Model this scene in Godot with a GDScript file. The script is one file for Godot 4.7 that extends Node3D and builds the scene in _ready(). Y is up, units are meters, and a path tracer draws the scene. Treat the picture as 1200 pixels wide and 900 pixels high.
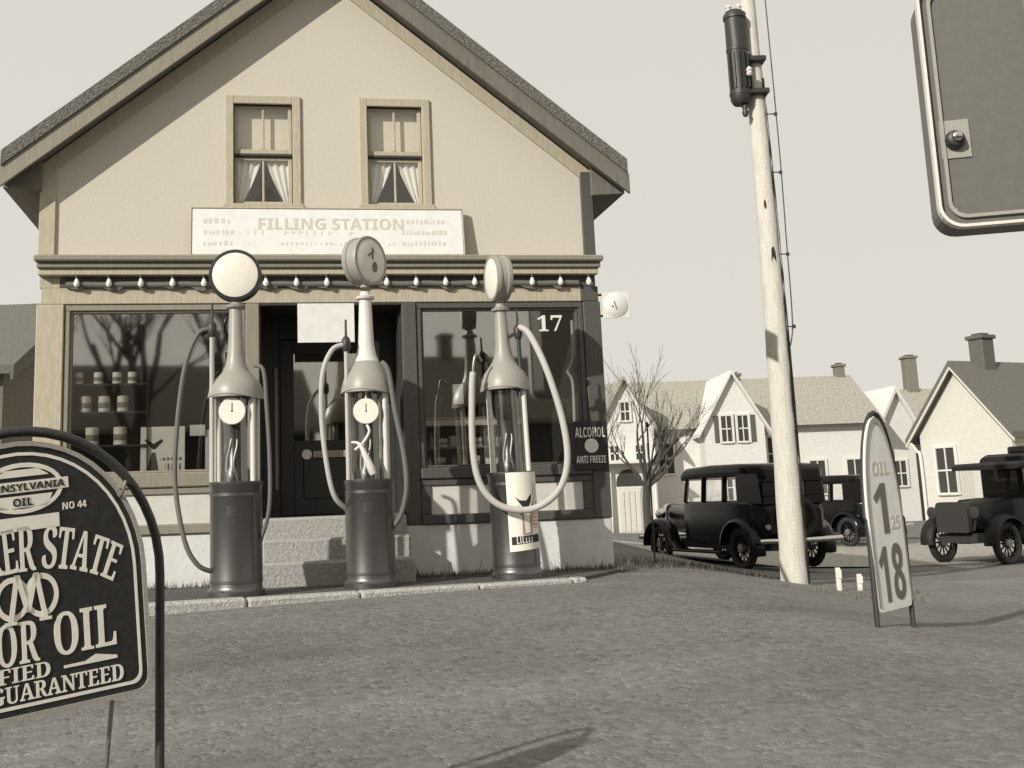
extends Node3D
# A small filling station on a village street: gabled shop, three visible-bowl pumps, kerb signs, parked cars.

var M := {}                       # materials by name
var rng := RandomNumberGenerator.new()
const STATION_AT := Vector3(-2.866, 0.47, -11.159)
const STATION_TURN := 0.16232     # the facade is turned 9.3 degrees

# ---------------------------------------------------------------- helpers: shapes
func new_st() -> SurfaceTool:
	var s := SurfaceTool.new()
	s.begin(Mesh.PRIMITIVE_TRIANGLES)
	s.set_smooth_group(-1)
	return s

func tri(s: SurfaceTool, a: Vector3, b: Vector3, c: Vector3, inside: Vector3) -> void:
	var n := (a - c).cross(a - b)
	if n.dot((a + b + c) / 3.0 - inside) < 0.0:
		s.add_vertex(a); s.add_vertex(c); s.add_vertex(b)
	else:
		s.add_vertex(a); s.add_vertex(b); s.add_vertex(c)

func quad(s: SurfaceTool, a: Vector3, b: Vector3, c: Vector3, d: Vector3, inside: Vector3) -> void:
	tri(s, a, b, c, inside)
	tri(s, a, c, d, inside)

# a box between two corners with chamfered edges; t places it
func box(s: SurfaceTool, x0: float, x1: float, y0: float, y1: float, z0: float, z1: float, ch := 0.006, t := Transform3D()) -> void:
	s.set_smooth_group(-1)
	var lo := Vector3(minf(x0, x1), minf(y0, y1), minf(z0, z1))
	var hi := Vector3(maxf(x0, x1), maxf(y0, y1), maxf(z0, z1))
	var m := (lo + hi) / 2.0
	var h := (hi - lo) / 2.0
	var c := minf(ch, 0.45 * minf(h.x, minf(h.y, h.z)))
	var mid := t * m
	if c < 0.0005:
		var v := []
		for k in 8:
			v.append(t * (m + Vector3(h.x if k & 1 else -h.x, h.y if k & 2 else -h.y, h.z if k & 4 else -h.z)))
		for f in [[0, 1, 3, 2], [4, 5, 7, 6], [0, 1, 5, 4], [2, 3, 7, 6], [0, 2, 6, 4], [1, 3, 7, 5]]:
			quad(s, v[f[0]], v[f[1]], v[f[2]], v[f[3]], mid)
		return
	var p := {}
	for sx in [-1, 1]:
		for sy in [-1, 1]:
			for sz in [-1, 1]:
				var q := Vector3(sx * h.x, sy * h.y, sz * h.z)
				var px: Vector3 = t * (m + q - Vector3(0, sy * c, sz * c))
				var py: Vector3 = t * (m + q - Vector3(sx * c, 0, sz * c))
				var pz: Vector3 = t * (m + q - Vector3(sx * c, sy * c, 0))
				p[[sx, sy, sz]] = [px, py, pz]
				tri(s, px, py, pz, mid)
	for a in [-1, 1]:
		quad(s, p[[a, -1, -1]][0], p[[a, 1, -1]][0], p[[a, 1, 1]][0], p[[a, -1, 1]][0], mid)
		quad(s, p[[-1, a, -1]][1], p[[1, a, -1]][1], p[[1, a, 1]][1], p[[-1, a, 1]][1], mid)
		quad(s, p[[-1, -1, a]][2], p[[1, -1, a]][2], p[[1, 1, a]][2], p[[-1, 1, a]][2], mid)
		for b in [-1, 1]:
			quad(s, p[[a, b, -1]][0], p[[a, b, 1]][0], p[[a, b, 1]][1], p[[a, b, -1]][1], mid)
			quad(s, p[[a, -1, b]][0], p[[a, 1, b]][0], p[[a, 1, b]][2], p[[a, -1, b]][2], mid)
			quad(s, p[[-1, a, b]][1], p[[1, a, b]][1], p[[1, a, b]][2], p[[-1, a, b]][2], mid)

# bar of rectangular section between two points
func bar(s: SurfaceTool, a: Vector3, b: Vector3, w: float, h: float, up := Vector3.UP, ch := 0.004) -> void:
	var d := b - a
	var z := d.normalized()
	var x := up.cross(z).normalized()
	var y := z.cross(x)
	box(s, -w / 2, w / 2, -h / 2, h / 2, 0, d.length(), ch, Transform3D(Basis(x, y, z), a))

# tube through points; r a number or an array of radii
func tube(s: SurfaceTool, pts: Array, r, sides := 10, capped := true) -> void:
	var rings := []
	var n := pts.size()
	var side := Vector3.ZERO
	for i in n:
		var d: Vector3 = (pts[mini(i + 1, n - 1)] - pts[maxi(i - 1, 0)]).normalized()
		if side == Vector3.ZERO:
			side = d.cross(Vector3.UP if absf(d.y) < 0.9 else Vector3.RIGHT).normalized()
		side = (side - d * side.dot(d)).normalized()
		var up := side.cross(d)
		var rad: float = r[i] if r is Array else r
		var ring := []
		for k in sides:
			var a := TAU * k / sides
			ring.append(pts[i] + (side * cos(a) + up * sin(a)) * rad)
		rings.append(ring)
	s.set_smooth_group(1)
	for i in n - 1:
		for k in sides:
			var k2 := (k + 1) % sides
			quad(s, rings[i][k], rings[i][k2], rings[i + 1][k2], rings[i + 1][k], (pts[i] + pts[i + 1]) / 2.0)
	s.set_smooth_group(-1)
	if capped:
		for e in [0, n - 1]:
			var inward: Vector3 = pts[1] if e == 0 else pts[n - 2]
			for k in sides:
				tri(s, pts[e], rings[e][k], rings[e][(k + 1) % sides], inward)

# smooth curve through control points
func curve(pts: Array, per := 8) -> Array:
	var out := []
	var n := pts.size()
	for i in n - 1:
		var p0: Vector3 = pts[maxi(i - 1, 0)]
		var p1: Vector3 = pts[i]
		var p2: Vector3 = pts[i + 1]
		var p3: Vector3 = pts[mini(i + 2, n - 1)]
		for k in per:
			out.append(p1.cubic_interpolate(p2, p0, p3, float(k) / per))
	out.append(pts[n - 1])
	return out

# lathe round the y axis; profile [[r, y], ...] from bottom to top; corners sharper than 40 degrees stay sharp by smooth groups
func lathe(s: SurfaceTool, prof: Array, sides := 28, t := Transform3D()) -> void:
	var group := 1
	for i in prof.size() - 1:
		if i > 0:
			var u := Vector2(prof[i][0] - prof[i - 1][0], prof[i][1] - prof[i - 1][1]).normalized()
			var v := Vector2(prof[i + 1][0] - prof[i][0], prof[i + 1][1] - prof[i][1]).normalized()
			if u.dot(v) < 0.75:
				group += 1
		s.set_smooth_group(group)
		var r0: float = prof[i][0]
		var r1: float = prof[i + 1][0]
		var y0: float = prof[i][1]
		var y1: float = prof[i + 1][1]
		# the side that faces away from the solid: left of the walk direction
		for k in sides:
			var a := TAU * k / sides
			var b := TAU * (k + 1) / sides
			var p := t * Vector3(r0 * cos(a), y0, r0 * sin(a))
			var q := t * Vector3(r0 * cos(b), y0, r0 * sin(b))
			var w := t * Vector3(r1 * cos(b), y1, r1 * sin(b))
			var v2 := t * Vector3(r1 * cos(a), y1, r1 * sin(a))
			var nrm := Vector3((y1 - y0) * cos((a + b) / 2), -(r1 - r0), (y1 - y0) * sin((a + b) / 2))
			var inside := (p + q + w + v2) / 4.0 - t.basis * nrm.normalized() * 0.01
			if r0 > 1e-5:
				tri(s, p, q, w, inside)
			if r1 > 1e-5:
				tri(s, p, w, v2, inside)
	s.set_smooth_group(-1)

# flat polygon in xy pushed out between two depths
func prism(s: SurfaceTool, poly: Array, z0: float, z1: float, t := Transform3D()) -> void:
	s.set_smooth_group(-1)
	var pv := PackedVector2Array(poly)
	var idx := Geometry2D.triangulate_polygon(pv)
	var zm := (z0 + z1) / 2.0
	for i in range(0, idx.size(), 3):
		for z in [z0, z1]:
			var a := t * Vector3(pv[idx[i]].x, pv[idx[i]].y, z)
			var b := t * Vector3(pv[idx[i + 1]].x, pv[idx[i + 1]].y, z)
			var c := t * Vector3(pv[idx[i + 2]].x, pv[idx[i + 2]].y, z)
			tri(s, a, b, c, (a + b + c) / 3.0 + t.basis * Vector3(0, 0, zm - z))
	var ccw := not Geometry2D.is_polygon_clockwise(pv)
	for i in pv.size():
		var p := pv[i]
		var q := pv[(i + 1) % pv.size()]
		var e := q - p
		var nrm := Vector2(e.y, -e.x).normalized() * (1.0 if ccw else -1.0)
		var m := Vector3((p.x + q.x) / 2 - nrm.x * 0.01, (p.y + q.y) / 2 - nrm.y * 0.01, zm)
		quad(s, t * Vector3(p.x, p.y, z0), t * Vector3(q.x, q.y, z0), t * Vector3(q.x, q.y, z1), t * Vector3(p.x, p.y, z1), t * m)

# skin between rings of equal length, smooth; ends closed
func loft(s: SurfaceTool, rings: Array, ends := true) -> void:
	s.set_smooth_group(1)
	var n: int = rings[0].size()
	var mids := []
	for r in rings:
		var c := Vector3.ZERO
		for v in r: c += v
		mids.append(c / n)
	for i in rings.size() - 1:
		for k in n:
			var k2 := (k + 1) % n
			quad(s, rings[i][k], rings[i][k2], rings[i + 1][k2], rings[i + 1][k], (mids[i] + mids[i + 1]) / 2.0)
	s.set_smooth_group(-1)
	if ends:
		for e in [0, rings.size() - 1]:
			var other: Vector3 = mids[1] if e == 0 else mids[rings.size() - 2]
			for k in n:
				tri(s, mids[e], rings[e][k], rings[e][(k + 1) % n], other)

# rounded rectangle across x: half width hw in z, from y0 to y1, corner radius r (top r, bottom rb)
func ring_x(x: float, hw: float, y0: float, y1: float, r: float, rb := 0.03) -> Array:
	var out := []
	for c in [[1, 1, r, 0.0], [-1, 1, r, 90.0], [-1, -1, rb, 180.0], [1, -1, rb, 270.0]]:
		var cz: float = c[0] * (hw - c[2])
		var cy: float = (y1 - c[2]) if c[1] > 0 else (y0 + c[2])
		for k in 4:
			var a := deg_to_rad(c[3] + 30.0 * k)
			out.append(Vector3(x, cy + c[2] * sin(a), cz + c[2] * cos(a)))
	return out

# ---------------------------------------------------------------- helpers: scene tree
func numbered(called: String) -> String:
	if not has_node(NodePath(called)):
		return called
	var k := 1
	while has_node(NodePath("%s_%03d" % [called, k])):
		k += 1
	return "%s_%03d" % [called, k]

func tag(o: Node3D, label: String, category: String, group := "", kind := "") -> Node3D:
	if label: o.set_meta("label", label)
	if category: o.set_meta("category", category)
	if group: o.set_meta("group", group)
	if kind: o.set_meta("kind", kind)
	return o

func thing(called: String, label: String, category: String, at := Vector3.ZERO, turn := 0.0, group := "") -> Node3D:
	var o := Node3D.new()
	o.name = numbered(called)
	add_child(o)
	o.position = at
	o.rotation.y = turn
	tag(o, label, category, group)
	return o

func part(called: String, s: SurfaceTool, m: Material, parent: Node3D, at := Vector3.ZERO, turn := 0.0) -> MeshInstance3D:
	s.generate_normals()
	var o := MeshInstance3D.new()
	o.mesh = s.commit()
	o.material_override = m
	o.name = called
	o.position = at
	o.rotation.y = turn
	if parent == self:
		o.name = numbered(called)
		add_child(o)
	else:
		parent.add_child(o, true)
	return o

func boxpart(called: String, parent: Node3D, m: Material, x0: float, x1: float, y0: float, y1: float, z0: float, z1: float, ch := 0.006) -> MeshInstance3D:
	var s := new_st()
	box(s, x0, x1, y0, y1, z0, z1, ch)
	return part(called, s, m, parent)

func structure(called: String, s: SurfaceTool, m: Material) -> MeshInstance3D:
	var o := part(called, s, m, self)
	o.set_meta("kind", "structure")
	return o

# lettering: width and height in metres, centred at `at` in the parent's axes, facing +z
func letters(text: String, parent: Node3D, m: Material, at: Vector3, height: float, width := 0.0, serif := false, deep := 0.004, spin := 0.0, called := "lettering") -> MeshInstance3D:
	var f := SystemFont.new()
	f.font_names = PackedStringArray(["Droid Serif" if serif else "Droid Sans"])
	f.font_weight = 700
	var tm := TextMesh.new()
	tm.font = f
	tm.text = text
	tm.font_size = 64
	tm.pixel_size = 0.01
	tm.depth = 0.1
	tm.curve_step = 1.0
	var bb := tm.get_aabb()
	var k := height / maxf(bb.size.y, 0.001)
	var kx := k if width <= 0.0 else width / maxf(bb.size.x, 0.001)
	var o := MeshInstance3D.new()
	var baked := ArrayMesh.new()
	var arr := tm.get_mesh_arrays() if tm.has_method("get_mesh_arrays") else tm.surface_get_arrays(0)
	var vs: PackedVector3Array = arr[Mesh.ARRAY_VERTEX]
	var c := bb.position + bb.size / 2.0
	for i in vs.size():
		vs[i] = Vector3((vs[i].x - c.x) * kx, (vs[i].y - c.y) * k, (vs[i].z - c.z) / 0.1 * deep)
	arr[Mesh.ARRAY_VERTEX] = vs
	baked.add_surface_from_arrays(Mesh.PRIMITIVE_TRIANGLES, arr)
	o.mesh = baked
	o.material_override = m
	o.name = called
	o.position = at
	o.rotation.z = spin
	parent.add_child(o, true)
	return o

# ---------------------------------------------------------------- helpers: materials
func tone(v: float, warm := 1.0) -> Color:     # an old print's slightly brownish grey, from a linear reflectance
	return Color(v * (1.0 + 0.075 * warm), v, v * (1.0 - 0.15 * warm)).linear_to_srgb()

func noise_tex(sd: int, freq: float, lo: float, hi: float, octaves := 4, size := 512, bump := false) -> NoiseTexture2D:
	var n := FastNoiseLite.new()
	n.seed = sd
	n.noise_type = FastNoiseLite.TYPE_SIMPLEX_SMOOTH
	n.frequency = freq
	n.fractal_octaves = octaves
	n.fractal_gain = 0.6
	var t := NoiseTexture2D.new()
	t.noise = n
	t.width = size
	t.height = size
	t.seamless = true
	if bump:
		t.normalize = true
	else:
		var g := Gradient.new()
		g.set_color(0, Color(lo, lo, lo))
		g.set_color(1, Color(hi, hi, hi))
		t.color_ramp = g
	return t

var T := {}

# v: linear reflectance; tex: which mottling; scale: repeats per metre
func mat(called: String, v: float, rough := 0.8, tex := "blotch", scale := 1.0, warm := 1.0, metal := 0.0, relief := 0.0) -> StandardMaterial3D:
	var m := StandardMaterial3D.new()
	m.resource_name = called
	m.albedo_color = tone(v, warm)
	m.roughness = rough
	m.metallic = metal
	if tex != "":
		m.albedo_texture = T[tex]
		m.uv1_triplanar = true
		m.uv1_world_triplanar = false
		m.uv1_scale = Vector3.ONE * scale
		if relief > 0.0:
			m.heightmap_enabled = true
			m.heightmap_texture = T["relief"]
			m.heightmap_scale = relief
	M[called] = m
	return m

func plain_pane(called: String, mirror: float) -> StandardMaterial3D:   # plate glass: part mirror, part clear
	var m := StandardMaterial3D.new()
	m.resource_name = called
	var im := Image.create(4, 4, false, Image.FORMAT_RGBA8)
	im.fill(Color(1, 1, 1, 1))
	m.albedo_texture = ImageTexture.create_from_image(im)
	m.albedo_color = Color(0.95, 0.94, 0.91, mirror)
	m.transparency = BaseMaterial3D.TRANSPARENCY_ALPHA
	m.metallic = 1.0
	m.roughness = 0.03
	M[called] = m
	return m

func print_mat(called: String, im: Image, rough := 0.7) -> StandardMaterial3D:
	var m := StandardMaterial3D.new()
	m.resource_name = called
	m.albedo_texture = ImageTexture.create_from_image(im)
	m.roughness = rough
	M[called] = m
	return m

func make_materials() -> void:
	T.blotch = noise_tex(3, 0.012, 0.93, 1.0, 7)
	T.fine = noise_tex(8, 0.06, 0.78, 1.0, 4)
	T.worn = noise_tex(21, 0.03, 0.62, 1.0, 6)
	T.plaster = noise_tex(31, 0.09, 0.93, 1.0, 5)
	T.relief = noise_tex(5, 0.05, 0, 1, 5, 512, true)
	# boards: grain drawn out along one way
	var im := Image.create(512, 512, false, Image.FORMAT_RGBA8)
	var n := FastNoiseLite.new()
	n.seed = 12; n.frequency = 0.02; n.fractal_octaves = 5
	for y in 512:
		for x in 512:
			var a := absf(y - 256) / 256.0      # mirrored so that the repeat joins
			var v := 0.92 + 0.10 * n.get_noise_2d(absf(x - 256) * 3.0, a * 60.0) + 0.05 * n.get_noise_2d(absf(x - 256) * 9.0, absf(y - 256) * 0.7)
			im.set_pixel(x, y, Color(v, v, v).clamp(Color(0.3, 0.3, 0.3), Color.WHITE))
	T.grain = ImageTexture.create_from_image(im)
	mat("wall", 0.53, 0.85, "plaster", 0.8, 1.1, 0.0, 0.06)
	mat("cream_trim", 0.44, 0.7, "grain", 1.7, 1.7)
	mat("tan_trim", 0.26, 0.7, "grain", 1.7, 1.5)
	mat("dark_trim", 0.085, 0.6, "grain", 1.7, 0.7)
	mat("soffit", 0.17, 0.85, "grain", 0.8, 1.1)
	mat("shingle", 0.22, 0.95, "worn", 1.3, 0.8, 0.0, 1.5)
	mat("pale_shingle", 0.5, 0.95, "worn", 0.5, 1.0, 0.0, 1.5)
	mat("white_paint", 0.68, 0.75, "blotch", 0.5, 0.2, 0.0, 0.2)
	mat("old_white", 0.6, 0.7, "blotch", 0.9, 0.6)
	mat("cream_enamel", 0.66, 0.35, "blotch", 2.0, 0.6)
	mat("tan_enamel", 0.38, 0.42, "fine", 3.0, 0.8)
	mat("black_enamel", 0.030, 0.30, "blotch", 3.0, 0.4, 0.0, 0.05)
	mat("pump_paint", 0.10, 0.36, "blotch", 2.2, 0.4, 0.75, 0.08)
	mat("iron", 0.05, 0.5, "worn", 4.0, 0.5)
	mat("steel", 0.45, 0.35, "worn", 4.0, 0.7, 0.7)
	mat("chrome", 0.65, 0.16, "", 1.0, 0.5, 1.0)
	mat("pale_hose", 0.55, 0.7, "fine", 6.0, 0.5)
	mat("grey_hose", 0.16, 0.7, "fine", 6.0, 0.7)
	mat("rubber", 0.025, 0.85, "fine", 4.0, 0.4)
	mat("car_paint", 0.006, 0.2, "blotch", 1.0, 0.3)
	mat("truck_paint", 0.012, 0.6, "blotch", 1.0, 0.5)
	mat("concrete", 0.42, 0.9, "fine", 0.8, 0.5, 0.0, 0.6)
	mat("kerb_stone", 0.6, 0.9, "worn", 1.1, 0.4, 0.0, 1.2)
	mat("dark_wood", 0.035, 0.6, "grain", 1.0, 0.6)
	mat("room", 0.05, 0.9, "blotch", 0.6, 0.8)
	mat("cloth", 0.84, 0.95, "fine", 3.0, 0.6)
	mat("shade_cloth", 0.72, 0.9, "fine", 2.0, 1.3)
	mat("pole_wood", 0.64, 0.9, "grain", 1.1, 0.8, 0.0, 0.5)
	mat("pole_split_shade", 0.045, 0.95, "worn", 2.0, 0.8)
	mat("neighbour_wall", 0.17, 0.85, "grain", 0.9, 1.5)
	mat("worn_grey", 0.12, 0.5, "blotch", 2.0, 0.7)
	mat("brick", 0.2, 0.9, "worn", 1.8, 1.0, 0.0, 1.5)
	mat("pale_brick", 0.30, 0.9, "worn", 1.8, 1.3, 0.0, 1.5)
	mat("bark", 0.10, 0.95, "worn", 2.0, 0.9, 0.0, 2.0)
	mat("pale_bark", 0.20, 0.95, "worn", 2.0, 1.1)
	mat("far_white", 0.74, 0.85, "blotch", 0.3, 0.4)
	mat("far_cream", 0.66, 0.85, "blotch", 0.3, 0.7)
	mat("shutter", 0.11, 0.8, "fine", 1.0, 1.0)
	mat("sign_black", 0.030, 0.35, "worn", 1.6, 0.6)
	mat("sign_cream", 0.76, 0.45, "blotch", 1.6, 0.8)
	mat("sign_white", 0.76, 0.6, "blotch", 0.8, 0.3)
	mat("faint_paint", 0.64, 0.7, "fine", 6.0, 1.0)
	mat("faded_paint", 0.71, 0.7, "fine", 9.0, 0.6)
	mat("price_red", 0.16, 0.5, "fine", 3.0, 0.8)
	mat("bulb", 0.75, 0.2, "", 1.0, 0.4)
	mat("grass", 0.12, 0.9, "", 1.0, 1.2)
	mat("pebble", 0.2, 0.9, "", 1.0, 0.9)
	mat("far_dark", 0.05, 0.9, "blotch", 0.4, 0.8)
	# weatherboards: courses of 12 cm, too fine to pick apart at this distance
	var cl := Image.create(8, 512, false, Image.FORMAT_RGBA8)
	for y in 512:
		var e := 1.0 - float(y % 64) / 64.0
		if y % 64 < 5: e = 0.0
		for x in 8: cl.set_pixel(x, y, Color(e, e, e))
	T.courses = ImageTexture.create_from_image(cl)
	for k in ["far_white", "far_cream", "neighbour_wall", "far_dark"]:
		M[k].heightmap_enabled = true
		M[k].heightmap_texture = T.courses
		M[k].heightmap_scale = 2.0
		M[k].uv1_scale = Vector3.ONE * 1.0
	for k in ["car_paint", "truck_paint"]:
		M[k].metallic_specular = 0.38
	M.pump_paint.clearcoat_enabled = true
	M.pump_paint.clearcoat = 0.9
	M.pump_paint.clearcoat_roughness = 0.42
	M.pump_paint.metallic_specular = 1.0
	plain_pane("shop_glass", 0.29)
	plain_pane("house_glass", 0.08)
	plain_pane("car_glass", 0.12)
	plain_pane("pump_glass", 0.16)

func _ready() -> void:
	# camera: a hand-held box camera at chest height, tipped up and rolled two degrees
	var cam := Camera3D.new()
	cam.name = "camera"
	cam.near = 0.1
	cam.far = 3000.0
	cam.projection = Camera3D.PROJECTION_FRUSTUM
	cam.size = 0.0684
	cam.frustum_offset = Vector2(0.0054, -0.0068)
	cam.position = Vector3(0, 1.2, 0)
	cam.rotation_degrees = Vector3(9.75, 0, -2.0)
	add_child(cam)
	cam.current = true
	# a bright, thinly veiled winter sky
	var sky := ProceduralSkyMaterial.new()
	sky.sky_top_color = Color(0.876, 0.86, 0.826)
	sky.sky_horizon_color = Color(0.905, 0.889, 0.853)
	sky.sky_curve = 0.2
	sky.ground_horizon_color = Color(0.62, 0.60, 0.56)
	sky.ground_bottom_color = Color(0.40, 0.38, 0.35)
	var env := Environment.new()
	env.background_mode = Environment.BG_SKY
	env.sky = Sky.new()
	env.sky.sky_material = sky
	env.tonemap_mode = Environment.TONE_MAPPER_LINEAR
	env.tonemap_exposure = 0.95
	env.sdfgi_enabled = true
	env.ssao_enabled = true
	env.ssil_enabled = true
	var we := WorldEnvironment.new()
	we.name = "environment"
	we.environment = env
	add_child(we)
	# the sun stands behind the viewer, well to the left
	var sun := DirectionalLight3D.new()
	sun.name = "sun"
	sun.light_color = Color(1.0, 0.985, 0.95)
	sun.light_energy = 1.5
	sun.light_angular_distance = 0.6
	sun.shadow_enabled = true
	add_child(sun)
	var el := deg_to_rad(26.0)
	var to_sun := Vector3(-0.656 * cos(el), sin(el), 0.755 * cos(el)).normalized()
	sun.look_at_from_position(to_sun * 50.0, Vector3.ZERO, Vector3.UP)

	make_materials()
	make_ground()
	make_station()
	make_houses()
	make_trees()
	make_pole()
	make_pumps()
	make_signs()
	make_vehicles()
	make_display()
	make_stuff()

# ---------------------------------------------------------------- the lie of the land
func land(x: float, z: float) -> float:
	var up := (1.0 - smoothstep(1.8, 4.8, x)) * smoothstep(4.2, 10.3, -z) * 0.43
	var down := -0.28 * smoothstep(3.0, 7.0, x) * smoothstep(12.0, 22.0, -z)
	return up + down

func make_ground() -> void:
	# one sheet to the horizon, finely divided where it slopes
	var xs := []
	var zs := []
	for i in 71:
		var u := (i - 35) / 35.0
		xs.append(22.0 * u + 600.0 * signf(u) * pow(absf(u), 7.0))
		zs.append(-10.0 + 18.0 * u + 600.0 * signf(u) * pow(absf(u), 7.0))
	var s := new_st()
	s.set_smooth_group(1)
	var dir := Vector2(cos(0.36), -sin(0.36))      # the road runs along the pump island
	for i in 70:
		for j in 70:
			var p := []
			for c in [[0, 0], [1, 0], [1, 1], [0, 1]]:
				var x: float = xs[i + c[0]]
				var z: float = zs[j + c[1]]
				p.append(Vector3(x, land(x, z), z))
			for f in [[0, 1, 2], [0, 2, 3]]:
				for k in f:
					var v: Vector3 = p[k]
					var w := Vector2(v.x, v.z)
					var along := w.dot(dir)
					var across := w.dot(Vector2(-dir.y, dir.x))
					s.set_uv(Vector2(along / 2.6, across / 2.6))
					s.set_uv2(Vector2(along / 44.0 + 0.5, across / 44.0 + 0.5))
					s.add_vertex(v)
	# the grit: a small tile of packed gravel
	var size := 512
	var im := Image.create(size, size, false, Image.FORMAT_RGBA8)
	var hi := Image.create(size, size, false, Image.FORMAT_RGBA8)
	var stone := FastNoiseLite.new()
	stone.seed = 4
	stone.noise_type = FastNoiseLite.TYPE_CELLULAR
	stone.cellular_return_type = FastNoiseLite.RETURN_DISTANCE2_SUB
	stone.frequency = 0.11
	var hue := FastNoiseLite.new()
	hue.seed = 4
	hue.noise_type = FastNoiseLite.TYPE_CELLULAR
	hue.cellular_return_type = FastNoiseLite.RETURN_CELL_VALUE
	hue.frequency = 0.11
	var dust := FastNoiseLite.new()
	dust.seed = 9; dust.frequency = 0.02; dust.fractal_octaves = 4
	var r := RandomNumberGenerator.new()
	r.seed = 77
	for y in size:
		for x in size:
			var fx := absf(x - size / 2.0)          # folded so that the tile repeats without a seam
			var fy := absf(y - size / 2.0)
			var edge := clampf(stone.get_noise_2d(fx, fy) + 1.0, 0.0, 1.0)
			var own := hue.get_noise_2d(fx, fy)
			var cover := smoothstep(-0.25, 0.35, dust.get_noise_2d(fx, fy))       # packed dust between the stones
			var v := 0.495 + 0.10 * own * (1.0 - 0.7 * cover) + 0.05 * dust.get_noise_2d(fy * 2.0, fx * 2.0) + 0.07 * (r.randf() - 0.5)
			v = clampf(v, 0.2, 0.8)
			im.set_pixel(x, y, Color(v, v * 0.99, v * 0.98))
			var e := clampf(edge * 0.9 * (1.0 - 0.75 * cover) + 0.35 * cover + 0.1 * r.randf(), 0.0, 1.0)
			hi.set_pixel(x, y, Color(e, e, e))
	# the lie of the dirt over the whole lot: patches, and wheel tracks along the kerb
	var big := 1024
	var lot := Image.create(big, big, false, Image.FORMAT_RGBA8)
	var a := FastNoiseLite.new()
	a.seed = 14; a.frequency = 0.012; a.fractal_octaves = 6; a.fractal_gain = 0.6
	var tr := FastNoiseLite.new()
	tr.seed = 15; tr.frequency = 0.006; tr.fractal_octaves = 3
	var lanes := []
	for k in 9:
		var at := -16.0 + 3.1 * k + r.randf_range(-0.9, 0.9)
		for w2 in [0.0, 1.42]:
			lanes.append([at + w2, r.randf_range(-1.0, 1.0), r.randf_range(0.10, 0.2), k * 31.0])
	for y in big:
		var m_across := (y / float(big) - 0.5) * 44.0
		for x in big:
			var m_along := (x / float(big) - 0.5) * 44.0
			var v := 0.86 + 0.12 * a.get_noise_2d(x, y) + 0.06 * a.get_noise_2d(x * 0.4, y * 5.0)
			for l in lanes:
				if absf(m_across - l[0]) > 1.6: continue
				var off: float = m_across - l[0] - 1.1 * tr.get_noise_2d(x * 0.8, l[3])
				var fade := clampf(0.5 + 1.4 * tr.get_noise_2d(x * 1.6, l[3] + 500.0), 0.0, 1.0)
				v += 0.075 * l[1] * fade * exp(-off * off / (l[2] * l[2]))
			v = clampf(v, 0.5, 1.0)
			lot.set_pixel(x, y, Color(v, v, v))
	var m := StandardMaterial3D.new()
	m.resource_name = "gravel_road"
	m.albedo_texture = ImageTexture.create_from_image(im)
	m.albedo_color = Color(1.0, 0.99, 0.97)
	m.roughness = 0.95
	m.heightmap_enabled = true
	m.heightmap_texture = ImageTexture.create_from_image(hi)
	m.heightmap_scale = 1.6
	m.detail_enabled = true
	m.detail_uv_layer = BaseMaterial3D.DETAIL_UV_2
	m.detail_blend_mode = BaseMaterial3D.BLEND_MODE_MUL
	m.detail_albedo = ImageTexture.create_from_image(lot)
	M.gravel_road = m
	structure("ground", s, m)

	# the pale side street behind the parked cars
	mat("side_street", 0.5, 0.95, "worn", 0.35, 0.8, 0.0, 1.0)
	s = new_st()
	s.set_smooth_group(1)
	for i in 40:
		for j in 6:
			var q := []
			for e in [[0, 0], [1, 0], [1, 1], [0, 1]]:
				var px: float = -14.0 + (i + e[0]) * 2.0
				var pz: float = -20.8 - 0.10 * (px - 4.0) - (j + e[1]) * 1.55 + 0.35 * sin(px * 0.9 + e[1] * 0.3) * (1.0 if j + e[1] == 0 else 0.2)
				q.append(Vector3(px, land(px, pz) + 0.015, pz))
			quad(s, q[0], q[1], q[2], q[3], q[0] - Vector3(0, 5, 0))
	structure("side_street", s, M.side_street)

	# raised forecourt with a stone kerb along the pumps
	var kerb := new_st()
	var a0 := Vector3(-3.35, 0, -8.79)
	var a1 := Vector3(1.16, 0, -10.47)
	var d := (a1 - a0).normalized()
	var back := Vector3(d.z, 0, -d.x)
	if back.z > 0: back = -back
	var slab := new_st()
	# forecourt: polygon from the kerb back to the building
	var b0 := a0 + back * 0.16
	var b1 := a1 + back * 0.16
	var poly := [Vector2(b0.x, b0.z), Vector2(b1.x, b1.z), Vector2(1.75, -11.9), Vector2(1.75, -13.0), Vector2(-3.9, -13.0)]
	var turn := Transform3D(Basis(Vector3(1, 0, 0), Vector3(0, 0, 1), Vector3(0, -1, 0)), Vector3.ZERO)
	prism(slab, poly, -0.462, 0.2, turn)
	structure("forecourt", slab, mat("forecourt", 0.14, 0.95, "worn", 0.9, 0.5, 0.0, 1.5))
	var long := (a1 - a0).length()
	var island := Node3D.new()
	island.name = "pump_island_kerb"
	add_child(island)
	island.set_meta("kind", "structure")
	var x := 0.0
	rng.seed = 31
	while x < long - 0.05:
		var w := minf(rng.randf_range(0.8, 1.15), long - x)
		var st := new_st()
		var ang := atan2(-d.z, d.x)
		var lift := rng.randf_range(-0.008, 0.008)
		var tr2 := Transform3D(Basis(Vector3.UP, ang + rng.randf_range(-0.006, 0.006)), a0 + d * x + Vector3(0, 0.476 + lift, 0))
		box(st, 0.004, w - 0.004, -0.34, 0.0, -0.17, 0.0, 0.022, tr2)
		part("kerb_stone", st, M.kerb_stone, island)
		x += w

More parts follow.
